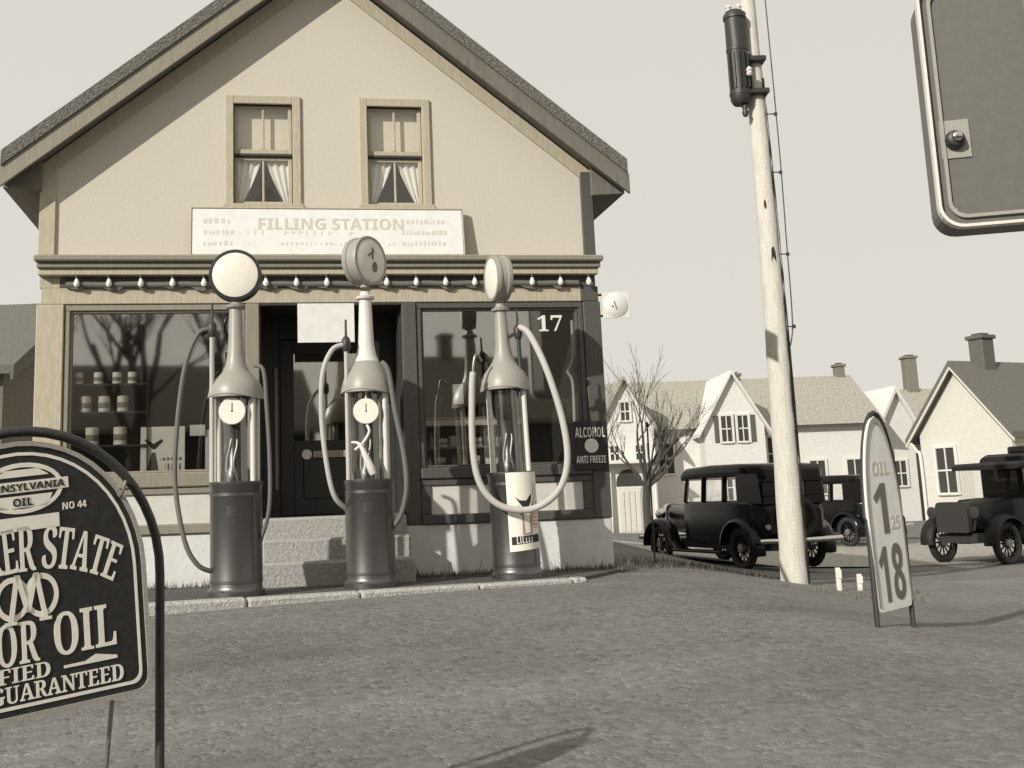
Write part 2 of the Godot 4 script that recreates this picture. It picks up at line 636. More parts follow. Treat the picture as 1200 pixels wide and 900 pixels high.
# ---------------------------------------------------------------- the filling station (local x along the facade, y up, z towards the street)
func sash_window(parent: Node3D, x0: float, x1: float, y0: float, y1: float) -> void:
	var s := new_st()
	# casing
	box(s, x0 - 0.085, x0, y0 - 0.02, y1 + 0.09, -0.10, 0.030)
	box(s, x1, x1 + 0.085, y0 - 0.02, y1 + 0.09, -0.10, 0.030)
	box(s, x0, x1, y1, y1 + 0.09, -0.10, 0.028)
	var w := part("window", s, M.cream_trim, parent)
	var sl := new_st()
	box(sl, x0 - 0.11, x1 + 0.11, y0 - 0.055, y0 - 0.003, -0.10, 0.065)
	part("sill", sl, M.cream_trim, w)
	var ym := (y0 + y1) / 2.0
	var xm := (x0 + x1) / 2.0
	for k in 2:      # lower sash stands behind the upper one
		var a := y0 if k == 0 else ym + 0.012
		var b := ym - 0.012 if k == 0 else y1
		var z := -0.075 if k == 0 else -0.045
		var f := new_st()
		box(f, x0 + 0.004, x0 + 0.045, a, b, z - 0.02, z + 0.012)
		box(f, x1 - 0.045, x1 - 0.004, a, b, z - 0.02, z + 0.012)
		box(f, x0 + 0.045, x1 - 0.045, a, a + 0.05, z - 0.02, z + 0.011)
		box(f, x0 + 0.045, x1 - 0.045, b - 0.04, b, z - 0.02, z + 0.011)
		box(f, xm - 0.012, xm + 0.012, a + 0.05, b - 0.04, z - 0.016, z + 0.009)
		part("sash", f, M.cream_trim, w)
		for h in 2:
			var g := new_st()
			box(g, (x0 + 0.046) if h == 0 else xm + 0.013, (xm - 0.013) if h == 0 else x1 - 0.046, a + 0.051, b - 0.041, z - 0.006, z - 0.002, 0.0)
			part("pane", g, M.house_glass, w)
	var dark := new_st()     # the meeting rails
	box(dark, x0 + 0.004, x1 - 0.004, ym - 0.011, ym + 0.011, -0.09, -0.03, 0.002)
	part("meeting_rail", dark, M.dark_wood, w)
	boxpart("roller_shade", w, M.shade_cloth, x0 + 0.01, x1 - 0.01, ym - 0.02, y1, -0.135, -0.130, 0.0)
	# tied-back curtains: from the middle of the rail, drawn out to the sides at the sill
	for side in [-1.0, 1.0]:
		var c := new_st()
		c.set_smooth_group(1)
		var rows := 10
		var cols := 14
		var pts := []
		for j in rows + 1:
			var t := j / float(rows)
			var y := lerpf(ym + 0.01, y0 + 0.01, t)
			var inner := lerpf(0.005, 0.225, pow(t, 1.15))
			var line := []
			for i in cols + 1:
				var u := i / float(cols)
				var x: float = xm + side * lerpf(inner, 0.295, u)
				line.append(Vector3(x, y, -0.118 + 0.014 * sin(u * 22.0 + t * 1.5)))
			pts.append(line)
		for j in rows:
			for i in cols:
				quad(c, pts[j][i], pts[j][i + 1], pts[j + 1][i + 1], pts[j + 1][i], pts[j][i] - Vector3(0, 0, 1))
		part("curtain", c, M.cloth, w)

func framed_glass(parent: Node3D, x0: float, x1: float, y0: float, y1: float, m: Material, called: String) -> Node3D:
	var f := new_st()
	for z in [[0.05, -0.10, 0.012], [0.022, -0.085, -0.012]]:
		var w: float = z[0]
		box(f, x0 - w if w > 0.03 else x0, x0 if w > 0.03 else x0 + w, y0, y1, z[1], z[2])
		box(f, x1 if w > 0.03 else x1 - w, x1 + w if w > 0.03 else x1, y0, y1, z[1], z[2])
	box(f, x0 - 0.05, x1 + 0.05, y1, y1 + 0.06, -0.10, 0.013)
	box(f, x0 + 0.022, x1 - 0.022, y1 - 0.022, y1, -0.085, -0.011)
	box(f, x0 + 0.022, x1 - 0.022, y0, y0 + 0.022, -0.085, -0.011)
	var o := part(called, f, m, parent)
	boxpart("pane", o, M.shop_glass, x0 + 0.022, x1 - 0.022, y0 + 0.022, y1 - 0.022, -0.052, -0.046, 0.0)
	return o

func make_station() -> void:
	var b := thing("filling_station", "gabled cream shop with big plate glass windows behind the three pumps", "building", STATION_AT, STATION_TURN)
	var L := -1.24
	var R := 4.48
	var AP := 1.62                       # apex
	var EH := 4.24                       # wall height at the eaves
	var PH := EH + (AP - L) * 0.80
	var roofline := func(x: float) -> float: return PH - absf(x - AP) * 0.80
	# foundation, whitewashed
	var s := new_st()
	box(s, L, 0.93, -0.5, 0.5, -0.3, 0.02, 0.012)
	box(s, 2.36, R + 0.03, -0.5, 0.5, -0.3, 0.021, 0.012)
	box(s, L, R, -0.5, 0.5, -7.2, -0.31, 0.0)
	part("foundation", s, M.white_paint, b)
	# upper front wall, built round the two windows
	s = new_st()
	var wins := [[0.66, 1.27], [2.06, 2.65]]
	var wy := [3.83, 4.92]
	var cuts := [L, 0.66, 1.27, 2.06, 2.65, R]
	for i in 5:
		var x0: float = cuts[i]
		var x1: float = cuts[i + 1]
		var low: float = 3.05
		if i == 1 or i == 3:
			prism(s, [Vector2(x0, low), Vector2(x1, low), Vector2(x1, wy[0]), Vector2(x0, wy[0])], -0.14, 0.0)
			low = wy[1]
		var top := [Vector2(x0, low), Vector2(x1, low), Vector2(x1, roofline.call(x1))]
		if x0 < AP and x1 > AP:
			top.append(Vector2(AP, PH))
		top.append(Vector2(x0, roofline.call(x0)))
		prism(s, top, -0.14, 0.0)
	part("upper_wall", s, M.wall, b)
	s = new_st()
	box(s, L, L + 0.14, 0.5, EH - 0.02, -7.2, -0.15, 0.0)
	box(s, R - 0.14, R, 0.5, EH - 0.02, -7.2, -0.15, 0.0)
	prism(s, [Vector2(L, 0.5), Vector2(R, 0.5), Vector2(R, EH), Vector2(AP, PH), Vector2(L, EH)], -7.34, -7.2)
	part("side_wall", s, M.wall, b)
	# roof: two slopes with deep rakes, fascia boards and shaded soffits
	for side in [-1.0, 1.0]:
		var n := Vector2(side * 0.643, 0.766)             # across the slope
		var edge := Vector2(AP + side * 3.20, PH - 3.20 * 0.80)
		var peak := Vector2(AP, PH)
		var r := new_st()
		var up := Vector2(0, 0.31)
		prism(r, [peak + Vector2(0, 0.16), peak + up, edge + up, edge + Vector2(0, 0.16)], -7.6, 0.32)
		var ro := part("roof", r, M.shingle, b)
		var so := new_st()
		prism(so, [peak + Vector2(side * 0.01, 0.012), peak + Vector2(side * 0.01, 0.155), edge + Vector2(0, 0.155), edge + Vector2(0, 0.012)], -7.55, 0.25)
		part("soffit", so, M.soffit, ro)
		var fa := new_st()
		prism(fa, [peak + Vector2(side * 0.012, -0.06), peak + Vector2(side * 0.012, 0.152), edge + Vector2(side * 0.02, 0.152), edge + Vector2(side * 0.02, -0.06)], 0.255, 0.295)
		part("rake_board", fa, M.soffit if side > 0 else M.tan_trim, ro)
		var fr := new_st()                                 # frieze board under the rake
		var q0 := Vector2(AP + side * 0.10, PH - 0.10 * 0.80)
		var q1 := Vector2(AP + side * 2.86, PH - 2.86 * 0.80)
		prism(fr, [q0 + Vector2(0, -0.17), q0 + Vector2(0, -0.006), q1 + Vector2(0, -0.006), q1 + Vector2(0, -0.17)], 0.003, 0.025)
		part("frieze_board", fr, M.cream_trim, ro)
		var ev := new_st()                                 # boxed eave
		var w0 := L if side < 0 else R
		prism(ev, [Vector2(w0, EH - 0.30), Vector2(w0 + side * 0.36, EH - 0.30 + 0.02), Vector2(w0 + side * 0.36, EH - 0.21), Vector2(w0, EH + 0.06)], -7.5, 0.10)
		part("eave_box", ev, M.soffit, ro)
	# corner boards
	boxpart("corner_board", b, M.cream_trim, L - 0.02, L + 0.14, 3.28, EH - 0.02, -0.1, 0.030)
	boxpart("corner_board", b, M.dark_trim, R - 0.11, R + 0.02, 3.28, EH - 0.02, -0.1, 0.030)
	# windows upstairs
	for w in wins:
		sash_window(b, w[0], w[1], wy[0], wy[1])
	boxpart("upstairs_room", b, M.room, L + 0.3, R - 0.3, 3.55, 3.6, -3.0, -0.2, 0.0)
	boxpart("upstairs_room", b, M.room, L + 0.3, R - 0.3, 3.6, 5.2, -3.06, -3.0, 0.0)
	# cornice above the shop front
	s = new_st()
	box(s, L - 0.03, R + 0.05, 3.19, 3.255, -0.05, 0.20, 0.015)
	box(s, L - 0.01, R + 0.03, 3.13, 3.19, -0.05, 0.15, 0.012)
	part("cornice", s, M.tan_trim, b)
	boxpart("cornice_fascia", b, M.cream_trim, L, R + 0.01, 3.065, 3.128, -0.05, 0.115)
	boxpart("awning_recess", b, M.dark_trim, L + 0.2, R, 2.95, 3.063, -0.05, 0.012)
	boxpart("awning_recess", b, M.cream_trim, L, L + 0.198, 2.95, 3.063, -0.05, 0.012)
	# rolled awning with a torn valance below the lamps
	s = new_st()
	var aw := []
	rng.seed = 5
	for i in 40:
		aw.append(Vector3(lerpf(L + 0.26, R - 0.2, i / 39.0), 2.975 + 0.004 * sin(i * 1.7), 0.05))
	tube(s, aw, 0.032, 10)
	part("awning_roll", s, M.grey_hose, b)
	for i in 17:
		var x := lerpf(L + 0.35, R - 0.4, i / 16.0) + rng.randf_range(-0.05, 0.05)
		var w2 := rng.randf_range(0.05, 0.12)
		var dp := rng.randf_range(0.02, 0.05)
		s = new_st()
		prism(s, [Vector2(x - w2, 2.955), Vector2(x + w2, 2.955), Vector2(x + w2 * 0.5, 2.955 - dp), Vector2(x - w2 * 0.3, 2.955 - dp * 0.8)], 0.062, 0.066)
		part("awning_tatter", s, M.grey_hose, b)
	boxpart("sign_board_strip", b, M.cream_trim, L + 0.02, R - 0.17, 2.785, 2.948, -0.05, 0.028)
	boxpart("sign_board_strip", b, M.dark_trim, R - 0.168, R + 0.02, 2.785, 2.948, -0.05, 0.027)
	# the row of bare lamps under the cornice
	for i in 18:
		var x := -0.87 + 0.309 * i
		var sk := new_st()
		lathe(sk, [[0.0, 0.0], [0.017, 0.0], [0.017, 0.035], [0.0, 0.035]], 10, Transform3D(Basis(), Vector3(x, 3.03, 0.10)))
		var lb := part("lamp_socket", sk, M.iron, b)
		var bl := new_st()
		lathe(bl, [[0.0, -0.085], [0.018, -0.08], [0.029, -0.062], [0.030, -0.045], [0.020, -0.018], [0.013, 0.0], [0.0, 0.0]], 12, Transform3D(Basis(), Vector3(x, 3.029, 0.10)))
		part("light_bulb", bl, M.bulb, lb)
	# shop front: pilasters, sills, bulkheads
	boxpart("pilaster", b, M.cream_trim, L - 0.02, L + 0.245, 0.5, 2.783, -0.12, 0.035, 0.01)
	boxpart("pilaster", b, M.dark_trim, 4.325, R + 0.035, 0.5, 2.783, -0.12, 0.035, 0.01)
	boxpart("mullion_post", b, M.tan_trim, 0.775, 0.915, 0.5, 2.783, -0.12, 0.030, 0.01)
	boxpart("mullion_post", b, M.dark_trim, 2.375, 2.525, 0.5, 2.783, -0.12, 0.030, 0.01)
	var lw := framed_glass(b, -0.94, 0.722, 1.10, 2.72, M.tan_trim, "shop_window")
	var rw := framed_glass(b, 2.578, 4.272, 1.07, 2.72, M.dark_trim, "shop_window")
	letters("17", rw, M.sign_white, Vector3(3.97, 2.56, -0.043), 0.17, 0.27, true, 0.003)
	for k in 2:
		var x0 := -0.993 if k == 0 else 2.527
		var x1 := 0.773 if k == 0 else 4.323
		var m: Material = M.tan_trim if k == 0 else M.dark_trim
		var y1 := 1.098 if k == 0 else 1.068
		var bu := new_st()
		box(bu, x0, x1, 0.952, y1, -0.12, 0.055, 0.012)          # sill
		box(bu, x0, x1, 0.50, 0.595, -0.12, 0.05, 0.010)         # plinth rail
		box(bu, x0, x1, 0.885, 0.95, -0.12, 0.03, 0.008)
		box(bu, x0, x0 + 0.10, 0.597, 0.883, -0.12, 0.029)
		box(bu, x1 - 0.10, x1, 0.597, 0.883, -0.12, 0.029)
		var bo := part("bulkhead", bu, m, b)
		boxpart("panel", bo, M.old_white, x0 + 0.101, x1 - 0.101, 0.597, 0.883, -0.12, 0.008, 0.0)
	# entrance: recessed door with a glass, transom above
	s = new_st()
	box(s, 0.917, 0.935, 0.62, 2.76, -0.80, -0.121, 0.0)
	box(s, 2.353, 2.373, 0.62, 2.76, -0.80, -0.121, 0.0)
	box(s, 0.917, 2.373, 2.762, 2.783, -0.80, 0.02, 0.0)
	box(s, 0.935, 1.12, 0.62, 2.76, -0.80, -0.72, 0.004)
	box(s, 2.12, 2.353, 0.62, 2.76, -0.80, -0.72, 0.004)
	box(s, 1.12, 2.12, 2.52, 2.76, -0.80, -0.72, 0.004)
	part("entrance_lining", s, M.dark_wood, b)
	boxpart("threshold", b, M.concrete, 0.932, 2.358, 0.45, 0.62, -0.80, 0.0, 0.012)
	var ds := new_st()
	box(ds, 1.125, 1.27, 0.63, 2.51, -0.785, -0.74)
	box(ds, 1.97, 2.115, 0.63, 2.51, -0.785, -0.74)
	box(ds, 1.27, 1.97, 0.63, 1.42, -0.785, -0.745)
	box(ds, 1.27, 1.97, 2.36, 2.51, -0.785, -0.745)
	box(ds, 1.36, 1.88, 0.80, 1.28, -0.78, -0.73, 0.02)
	var door := part("door", ds, M.dark_wood, b)
	boxpart("pane", door, M.shop_glass, 1.27, 1.97, 1.421, 2.359, -0.768, -0.762, 0.0)
	var kn := new_st()
	lathe(kn, [[0.0, 0.0], [0.012, 0.0], [0.012, 0.03], [0.028, 0.04], [0.03, 0.055], [0.0, 0.068]], 12, Transform3D(Basis(Vector3.RIGHT, PI / 2), Vector3(2.045, 1.5, -0.74)))
	part("door_knob", kn, M.steel, door)
	boxpart("door_strip", b, M.tan_trim, 1.062, 1.098, 0.9, 2.2, -0.718, -0.70)
	boxpart("door_strip", b, M.tan_trim, 2.145, 2.205, 1.2, 2.48, -0.718, -0.70)
	# steps
	var st_d := [[0.62, 0.0, 0.0], [0.42, 0.02, 0.26], [0.21, 0.28, 0.52]]
	for k in 3:
		var y1: float = [0.618, 0.42, 0.215][k]
		var z1: float = [0.20, 0.42, 0.64][k]
		boxpart("step", b, M.concrete, 0.94 - 0.01 * k, 2.35 + 0.01 * k, -0.2, y1, 0.022 if k == 0 else z1 - 0.22, z1, 0.022)
	# inside of the shop: floor, ceiling, back and side linings
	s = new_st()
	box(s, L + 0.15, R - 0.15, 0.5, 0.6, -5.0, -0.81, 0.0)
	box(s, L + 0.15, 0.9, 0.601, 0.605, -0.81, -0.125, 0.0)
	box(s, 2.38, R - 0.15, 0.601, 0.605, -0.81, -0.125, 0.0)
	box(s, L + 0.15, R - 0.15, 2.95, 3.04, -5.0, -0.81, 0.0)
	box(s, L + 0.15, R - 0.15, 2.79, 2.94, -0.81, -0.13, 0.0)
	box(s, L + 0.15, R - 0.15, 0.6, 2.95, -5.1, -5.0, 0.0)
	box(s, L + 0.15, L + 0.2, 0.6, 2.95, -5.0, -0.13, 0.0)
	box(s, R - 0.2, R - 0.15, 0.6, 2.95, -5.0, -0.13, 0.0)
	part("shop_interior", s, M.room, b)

# place something given in the station's own axes
func by_station(x: float, y: float, z: float) -> Vector3:
	return STATION_AT + Vector3(x * cos(STATION_TURN) + z * sin(STATION_TURN), y, -x * sin(STATION_TURN) + z * cos(STATION_TURN))

# ---------------------------------------------------------------- pumps
func make_pump(label: String, at: Vector3, o: Dictionary) -> Node3D:
	var p := thing("gasoline_pump", label, "gas pump", at, 0.0, "visible-bowl gasoline pumps on the kerb")
	p.rotation.z = o.get("lean", 0.0)
	var bt: float = o.body
	var b0: float = o.bell0
	var b1: float = o.bell1
	var nt: float = o.neck
	var s := new_st()
	lathe(s, [[0.0, -0.02], [0.245, -0.02], [0.245, 0.03], [0.228, 0.045], [0.222, 0.07], [0.222, bt - 0.05], [0.232, bt - 0.035], [0.232, bt], [0.0, bt]], 40)
	var body := part("body", s, M.pump_paint, p)
	var hp := new_st()                   # service door and its strap hinge
	for k in 12:
		var a0 := -0.2 + 0.075 * k
		var a1 := a0 + 0.075
		var q := []
		for c in [[a0, 0.12], [a1, 0.12], [a1, bt - 0.12], [a0, bt - 0.12]]:
			q.append(Vector3(0.2245 * cos(c[0]), c[1], 0.2245 * sin(c[0])))
		quad(hp, q[0], q[1], q[2], q[3], Vector3(0, q[0].y, 0))
	part("service_door", hp, M.pump_paint, body)
	for y in [0.11, bt - 0.11]:
		var bd := new_st()
		lathe(bd, [[0.223, y - 0.014], [0.2275, y - 0.012], [0.2275, y + 0.012], [0.223, y + 0.014]], 40)
		part("band", bd, M.pump_paint, body)
	for k in 10:
		var bo := new_st()
		var a := TAU * k / 10.0
		lathe(bo, [[0.0, 0.022], [0.011, 0.022], [0.010, 0.034], [0.0, 0.037]], 6, Transform3D(Basis(), Vector3(0.236 * cos(a), 0.006, 0.236 * sin(a))))
		part("bolt", bo, M.iron, body)
	var np := new_st()
	for k in 6:
		var q := []
		for c in [[k, bt - 0.30], [k + 1, bt - 0.30], [k + 1, bt - 0.20], [k, bt - 0.20]]:
			var a: float = 1.30 + 0.075 * c[0]
			q.append(Vector3(0.2262 * cos(a), c[1], 0.2262 * sin(a)))
		quad(np, q[0], q[1], q[2], q[3], Vector3(0, q[0].y, 0))
	if o.get("dial", true): part("name_plate", np, M.iron, body)
	for a in [0.55, PI - 0.55, PI + 0.55, -0.55]:
		var c := new_st()
		tube(c, [Vector3(0.195 * cos(a), bt - 0.02, 0.195 * sin(a)), Vector3(0.195 * cos(a), b0 + 0.03, 0.195 * sin(a))], 0.024, 10)
		part("cage_post", c, M.cream_enamel, p)
	var ic := new_st()
	lathe(ic, [[0.0, bt], [0.13, bt], [0.13, bt + 0.08], [0.10, bt + 0.13], [0.10, b0 - 0.1], [0.13, b0 - 0.02], [0.0, b0 - 0.02]], 20)
	var inner := part("measuring_column", ic, M.black_enamel, p)
	for k in 3:
		var pp := new_st()
		var a: float = [1.9, 1.25, 2.6][k]
		tube(pp, curve([Vector3(0.12 * cos(a), bt, 0.12 * sin(a)), Vector3(0.11 * cos(a + 0.3), bt + 0.15, 0.12 * sin(a + 0.3)), Vector3(0.09 * cos(a), bt + 0.32, 0.1 * sin(a)), Vector3(0.04 * cos(a), bt + 0.42, 0.07)], 5), 0.011, 8)
		part("pipe", pp, M.steel, inner)
	var gl := new_st()
	for k in 32:
		var a := TAU * k / 32
		var b := TAU * (k + 1) / 32
		gl.set_smooth_group(1)
		quad(gl, Vector3(0.155 * cos(a), bt, 0.155 * sin(a)), Vector3(0.155 * cos(b), bt, 0.155 * sin(b)), Vector3(0.155 * cos(b), b0, 0.155 * sin(b)), Vector3(0.155 * cos(a), b0, 0.155 * sin(a)), Vector3(0, bt, 0))
	part("glass_bowl", gl, M.pump_glass, p)
	# flared cap with its skirt
	var fl := new_st()
	lathe(fl, [[0.0, b0 - 0.015], [0.205, b0 - 0.015], [0.215, b0 - 0.035], [0.238, b0 - 0.03], [0.240, b0], [0.228, b0 + 0.06], [0.20, b0 + (b1 - b0) * 0.55], [0.15, b0 + (b1 - b0) * 0.82], [0.118, b1], [0.0, b1 + 0.001]], 40)
	var cap := part("cap", fl, o.cap, p)
	var sk := new_st()                   # scalloped lower lip
	sk.set_smooth_group(1)
	for k in 48:
		var q := []
		for e in [0, 1]:
			var a: float = TAU * (k + e) / 48
			var dip := 0.03 + 0.022 * sin(a * 2.0 + 1.0)
			q.append([Vector3(0.241 * cos(a), b0 + 0.005, 0.241 * sin(a)), Vector3(0.246 * cos(a), b0 - dip, 0.246 * sin(a))])
		quad(sk, q[0][0], q[1][0], q[1][1], q[0][1], Vector3(0, b0, 0))
	part("skirt", sk, o.cap, cap)
	var ne := new_st()
	lathe(ne, [[0.118, b1], [0.092, b1 + 0.06], [0.074, b1 + 0.16], [0.060, nt - 0.1], [0.056, nt - 0.03], [0.085, nt - 0.02], [0.09, nt], [0.05, nt + 0.02], [0.042, nt + 0.05], [0.0, nt + 0.05]], 28)
	part("neck", ne, o.neck_paint, p)
	# drum-shaped globe
	var gc: float = o.globe
	var gr: float = o.globe_r
	var half: float = o.get("globe_half", 0.075)
	var turn := Transform3D(Basis(Vector3.UP, o.globe_turn) * Basis(Vector3.RIGHT, PI / 2), Vector3(0, gc, 0))
	var rm := new_st()
	lathe(rm, [[gr - 0.03, -half], [gr - 0.004, -half + 0.002], [gr, -half + 0.012], [gr, -half * 0.45], [gr - 0.012, -half * 0.35], [gr - 0.012, half * 0.35], [gr, half * 0.45], [gr, half - 0.012], [gr - 0.004, half - 0.002], [gr - 0.03, half]], 40, turn)
	var fo := new_st()
	lathe(rm, [[0.0, -0.05], [0.045, -0.05], [0.045, 0.0], [0.0, 0.0]], 16, Transform3D(Basis(), Vector3(0, gc - gr + 0.035, 0)))
	var globe := part("globe", rm, o.rim, p)
	for side in [-1.0, 1.0]:
		var fc := new_st()
		lathe(fc, [[gr - 0.022, 0.0], [gr * 0.7, 0.014], [gr * 0.35, 0.022], [0.0, 0.024]], 36, turn * Transform3D(Basis() if side > 0 else Basis(Vector3.RIGHT, PI), Vector3(0, side * (half - 0.006), 0)))
		var face := part("face", fc, M.sign_cream, globe)
		if side > 0 and o.has("mark"):
			var mk := new_st()
			var tm := turn * Transform3D(Basis(Vector3.RIGHT, -PI / 2), Vector3(0, half + 0.016, 0))
			box(mk, -0.012, 0.012, 0.01, 0.12, 0.0, 0.005, 0.0, tm)
			box(mk, -0.06, 0.05, 0.07, 0.09, 0.0, 0.004, 0.0, tm * Transform3D(Basis(Vector3.BACK, 0.6), Vector3(0.03, 0, 0)))
			var dot := []
			for k in 12: dot.append(Vector2(0.03 + 0.035 * cos(TAU * k / 12), -0.06 + 0.05 * sin(TAU * k / 12)))
			prism(mk, dot, 0.0, 0.006, tm)
			part("emblem", mk, M.price_red, face)
	# dial hung inside the cage
	if o.get("dial", true):
		var di := new_st()
		lathe(di, [[0.0, -0.01], [0.112, -0.01], [0.118, 0.0], [0.112, 0.012], [0.0, 0.014]], 32, Transform3D(Basis(Vector3.RIGHT, PI / 2), Vector3(0.0, 1.55, 0.165)))
		tube(di, [Vector3(0, 1.66, 0.165), Vector3(0, b0 - 0.02, 0.14)], 0.008, 6)
		var dl := part("dial", di, M.sign_cream, p)
		var hd := new_st()
		lathe(hd, [[0.0, 0.0], [0.009, 0.0], [0.0, 0.006]], 10, Transform3D(Basis(Vector3.RIGHT, PI / 2), Vector3(0.0, 1.55, 0.18)))
		box(hd, -0.003, 0.003, 1.55, 1.62, 0.180, 0.183, 0.0)
		part("dial_hand", hd, M.iron, dl)
	else:
		var bw := new_st()
		lathe(bw, [[0.0, b0 - 0.36], [0.09, b0 - 0.34], [0.135, b0 - 0.27], [0.145, b0 - 0.18], [0.14, b0 - 0.02], [0.0, b0 - 0.02]], 28)
		part("gauge_bowl", bw, M.black_enamel, p)
	return p

func stand_pipe(p: Node3D, x: float, y0: float, y1: float, z: float, m: Material) -> void:
	var s := new_st()
	tube(s, [Vector3(x, y0, z), Vector3(x, y1, z)], 0.021, 10)
	var o := part("stand_pipe", s, m, p)
	var v := new_st()
	lathe(v, [[0.0, -0.03], [0.03, -0.03], [0.042, 0.0], [0.042, 0.07], [0.026, 0.1], [0.012, 0.11], [0.010, 0.26], [0.0, 0.27]], 14, Transform3D(Basis(), Vector3(x, y1, z)))
	box(v, -0.09, 0.03, -0.016, 0.016, -0.016, 0.016, 0.006, Transform3D(Basis(Vector3.BACK, 0.5), Vector3(x - 0.02, y1 + 0.03, z)))
	part("valve", v, M.iron, o)

func hose(p: Node3D, pts: Array, r: float, m: Material) -> void:
	var s := new_st()
	tube(s, curve(pts, 10), r, 12)
	part("hose", s, m, p)

func make_pumps() -> void:
	var a := make_pump("gas pump with round blank globe facing the street, left of the shop door", Vector3(-1.92, 0.476, -9.85), {
		body = 0.95, bell0 = 1.71, bell1 = 1.91, neck = 2.50, globe = 2.77, globe_r = 0.232, globe_turn = 0.1, cap = M.tan_enamel, neck_paint = M.tan_enamel, rim = M.black_enamel})
	stand_pipe(a, -0.185, 0.95, 2.24, 0.12, M.pale_hose)
	hose(a, [Vector3(-0.20, 2.28, 0.13), Vector3(-0.30, 2.23, 0.16), Vector3(-0.40, 1.95, 0.2), Vector3(-0.465, 1.45, 0.2), Vector3(-0.48, 0.95, 0.2), Vector3(-0.40, 0.48, 0.2), Vector3(-0.30, 0.27, 0.16), Vector3(-0.19, 0.2, 0.08)], 0.021, M.grey_hose)
	hose(a, [Vector3(0.18, 1.95, 0.08), Vector3(0.26, 1.9, 0.1), Vector3(0.285, 1.6, 0.1), Vector3(0.31, 1.1, 0.1), Vector3(0.30, 0.7, 0.1), Vector3(0.22, 0.45, 0.05)], 0.018, M.grey_hose)
	var b := make_pump("gas pump with globe turned to the right, middle one of the three", Vector3(-0.805, 0.476, -10.35), {
		body = 0.94, bell0 = 1.76, bell1 = 2.02, neck = 2.63, globe = 2.97, globe_r = 0.235, globe_turn = 0.95, cap = M.tan_enamel, neck_paint = M.cream_enamel, rim = M.tan_enamel, mark = true, globe_half = 0.085})
	stand_pipe(b, -0.175, 0.94, 2.14, 0.12, M.pale_hose)
	hose(b, [Vector3(-0.19, 2.17, 0.13), Vector3(-0.30, 2.12, 0.16), Vector3(-0.385, 1.9, 0.2), Vector3(-0.40, 1.5, 0.2), Vector3(-0.36, 1.08, 0.2), Vector3(-0.30, 0.8, 0.16), Vector3(-0.2, 0.68, 0.06)], 0.023, M.pale_hose)
	hose(b, [Vector3(0.15, 2.0, 0.12), Vector3(0.21, 1.9, 0.14), Vector3(0.26, 1.55, 0.14), Vector3(0.33, 1.15, 0.14), Vector3(0.345, 0.85, 0.14), Vector3(0.29, 0.62, 0.1), Vector3(0.2, 0.5, 0.05)], 0.024, M.grey_hose)
	var cr := new_st()
	tube(cr, curve([Vector3(-0.13, 1.27, 0.22), Vector3(-0.06, 1.25, 0.25), Vector3(0.0, 1.13, 0.26), Vector3(0.06, 0.98, 0.25)], 6), [0.012, 0.012, 0.012, 0.013, 0.014, 0.015, 0.017, 0.019, 0.02, 0.022, 0.025, 0.028, 0.03, 0.032, 0.034, 0.036, 0.036, 0.034, 0.03], 10)
	tube(cr, curve([Vector3(-0.10, 1.2, 0.25), Vector3(-0.02, 1.27, 0.25), Vector3(0.03, 1.36, 0.24), Vector3(0.01, 1.42, 0.22)], 6), 0.013, 8)
	part("crank_handle", cr, M.cream_enamel, b)
	var c := make_pump("gas pump with edge-on globe and a paper poster, right one of the three", Vector3(0.535, 0.476, -10.86), {
		body = 0.975, bell0 = 1.79, bell1 = 2.03, neck = 2.56, globe = 2.865, globe_r = 0.228, globe_turn = -1.28, cap = M.tan_enamel, neck_paint = M.tan_enamel, rim = M.tan_enamel, dial = false, lean = 0.022, globe_half = 0.08})
	stand_pipe(c, 0.155, 1.9, 2.28, 0.05, M.iron)
	hose(c, [Vector3(0.17, 2.36, 0.06), Vector3(0.26, 2.27, 0.14), Vector3(0.39, 1.9, 0.28), Vector3(0.50, 1.4, 0.34), Vector3(0.51, 1.02, 0.36), Vector3(0.40, 0.76, 0.36), Vector3(0.16, 0.62, 0.33), Vector3(-0.12, 0.66, 0.33), Vector3(-0.30, 0.86, 0.33), Vector3(-0.355, 1.2, 0.32), Vector3(-0.33, 1.75, 0.30), Vector3(-0.31, 1.92, 0.28)], 0.031, M.pale_hose)
	var nz := new_st()
	tube(nz, curve([Vector3(-0.31, 1.90, 0.28), Vector3(-0.30, 2.0, 0.28), Vector3(-0.27, 2.09, 0.27), Vector3(-0.22, 2.03, 0.22)], 5), 0.014, 8)
	part("nozzle", nz, M.steel, c)
	# poster pasted round the body
	var w := 180
	var h := 384
	var im := Image.create(w, h, false, Image.FORMAT_RGBA8)
	im.fill(Color(0.90, 0.88, 0.83))
	var fig := PackedVector2Array([Vector2(38, 120), Vector2(60, 138), Vector2(92, 142), Vector2(112, 118), Vector2(126, 112), Vector2(118, 150), Vector2(96, 182), Vector2(90, 205), Vector2(78, 182), Vector2(56, 150)])
	var body := PackedVector2Array([Vector2(52, 160), Vector2(74, 200), Vector2(78, 300), Vector2(104, 300), Vector2(106, 196), Vector2(128, 150), Vector2(140, 190), Vector2(132, 230), Vector2(118, 240), Vector2(118, 310), Vector2(64, 310), Vector2(66, 220), Vector2(48, 196)])
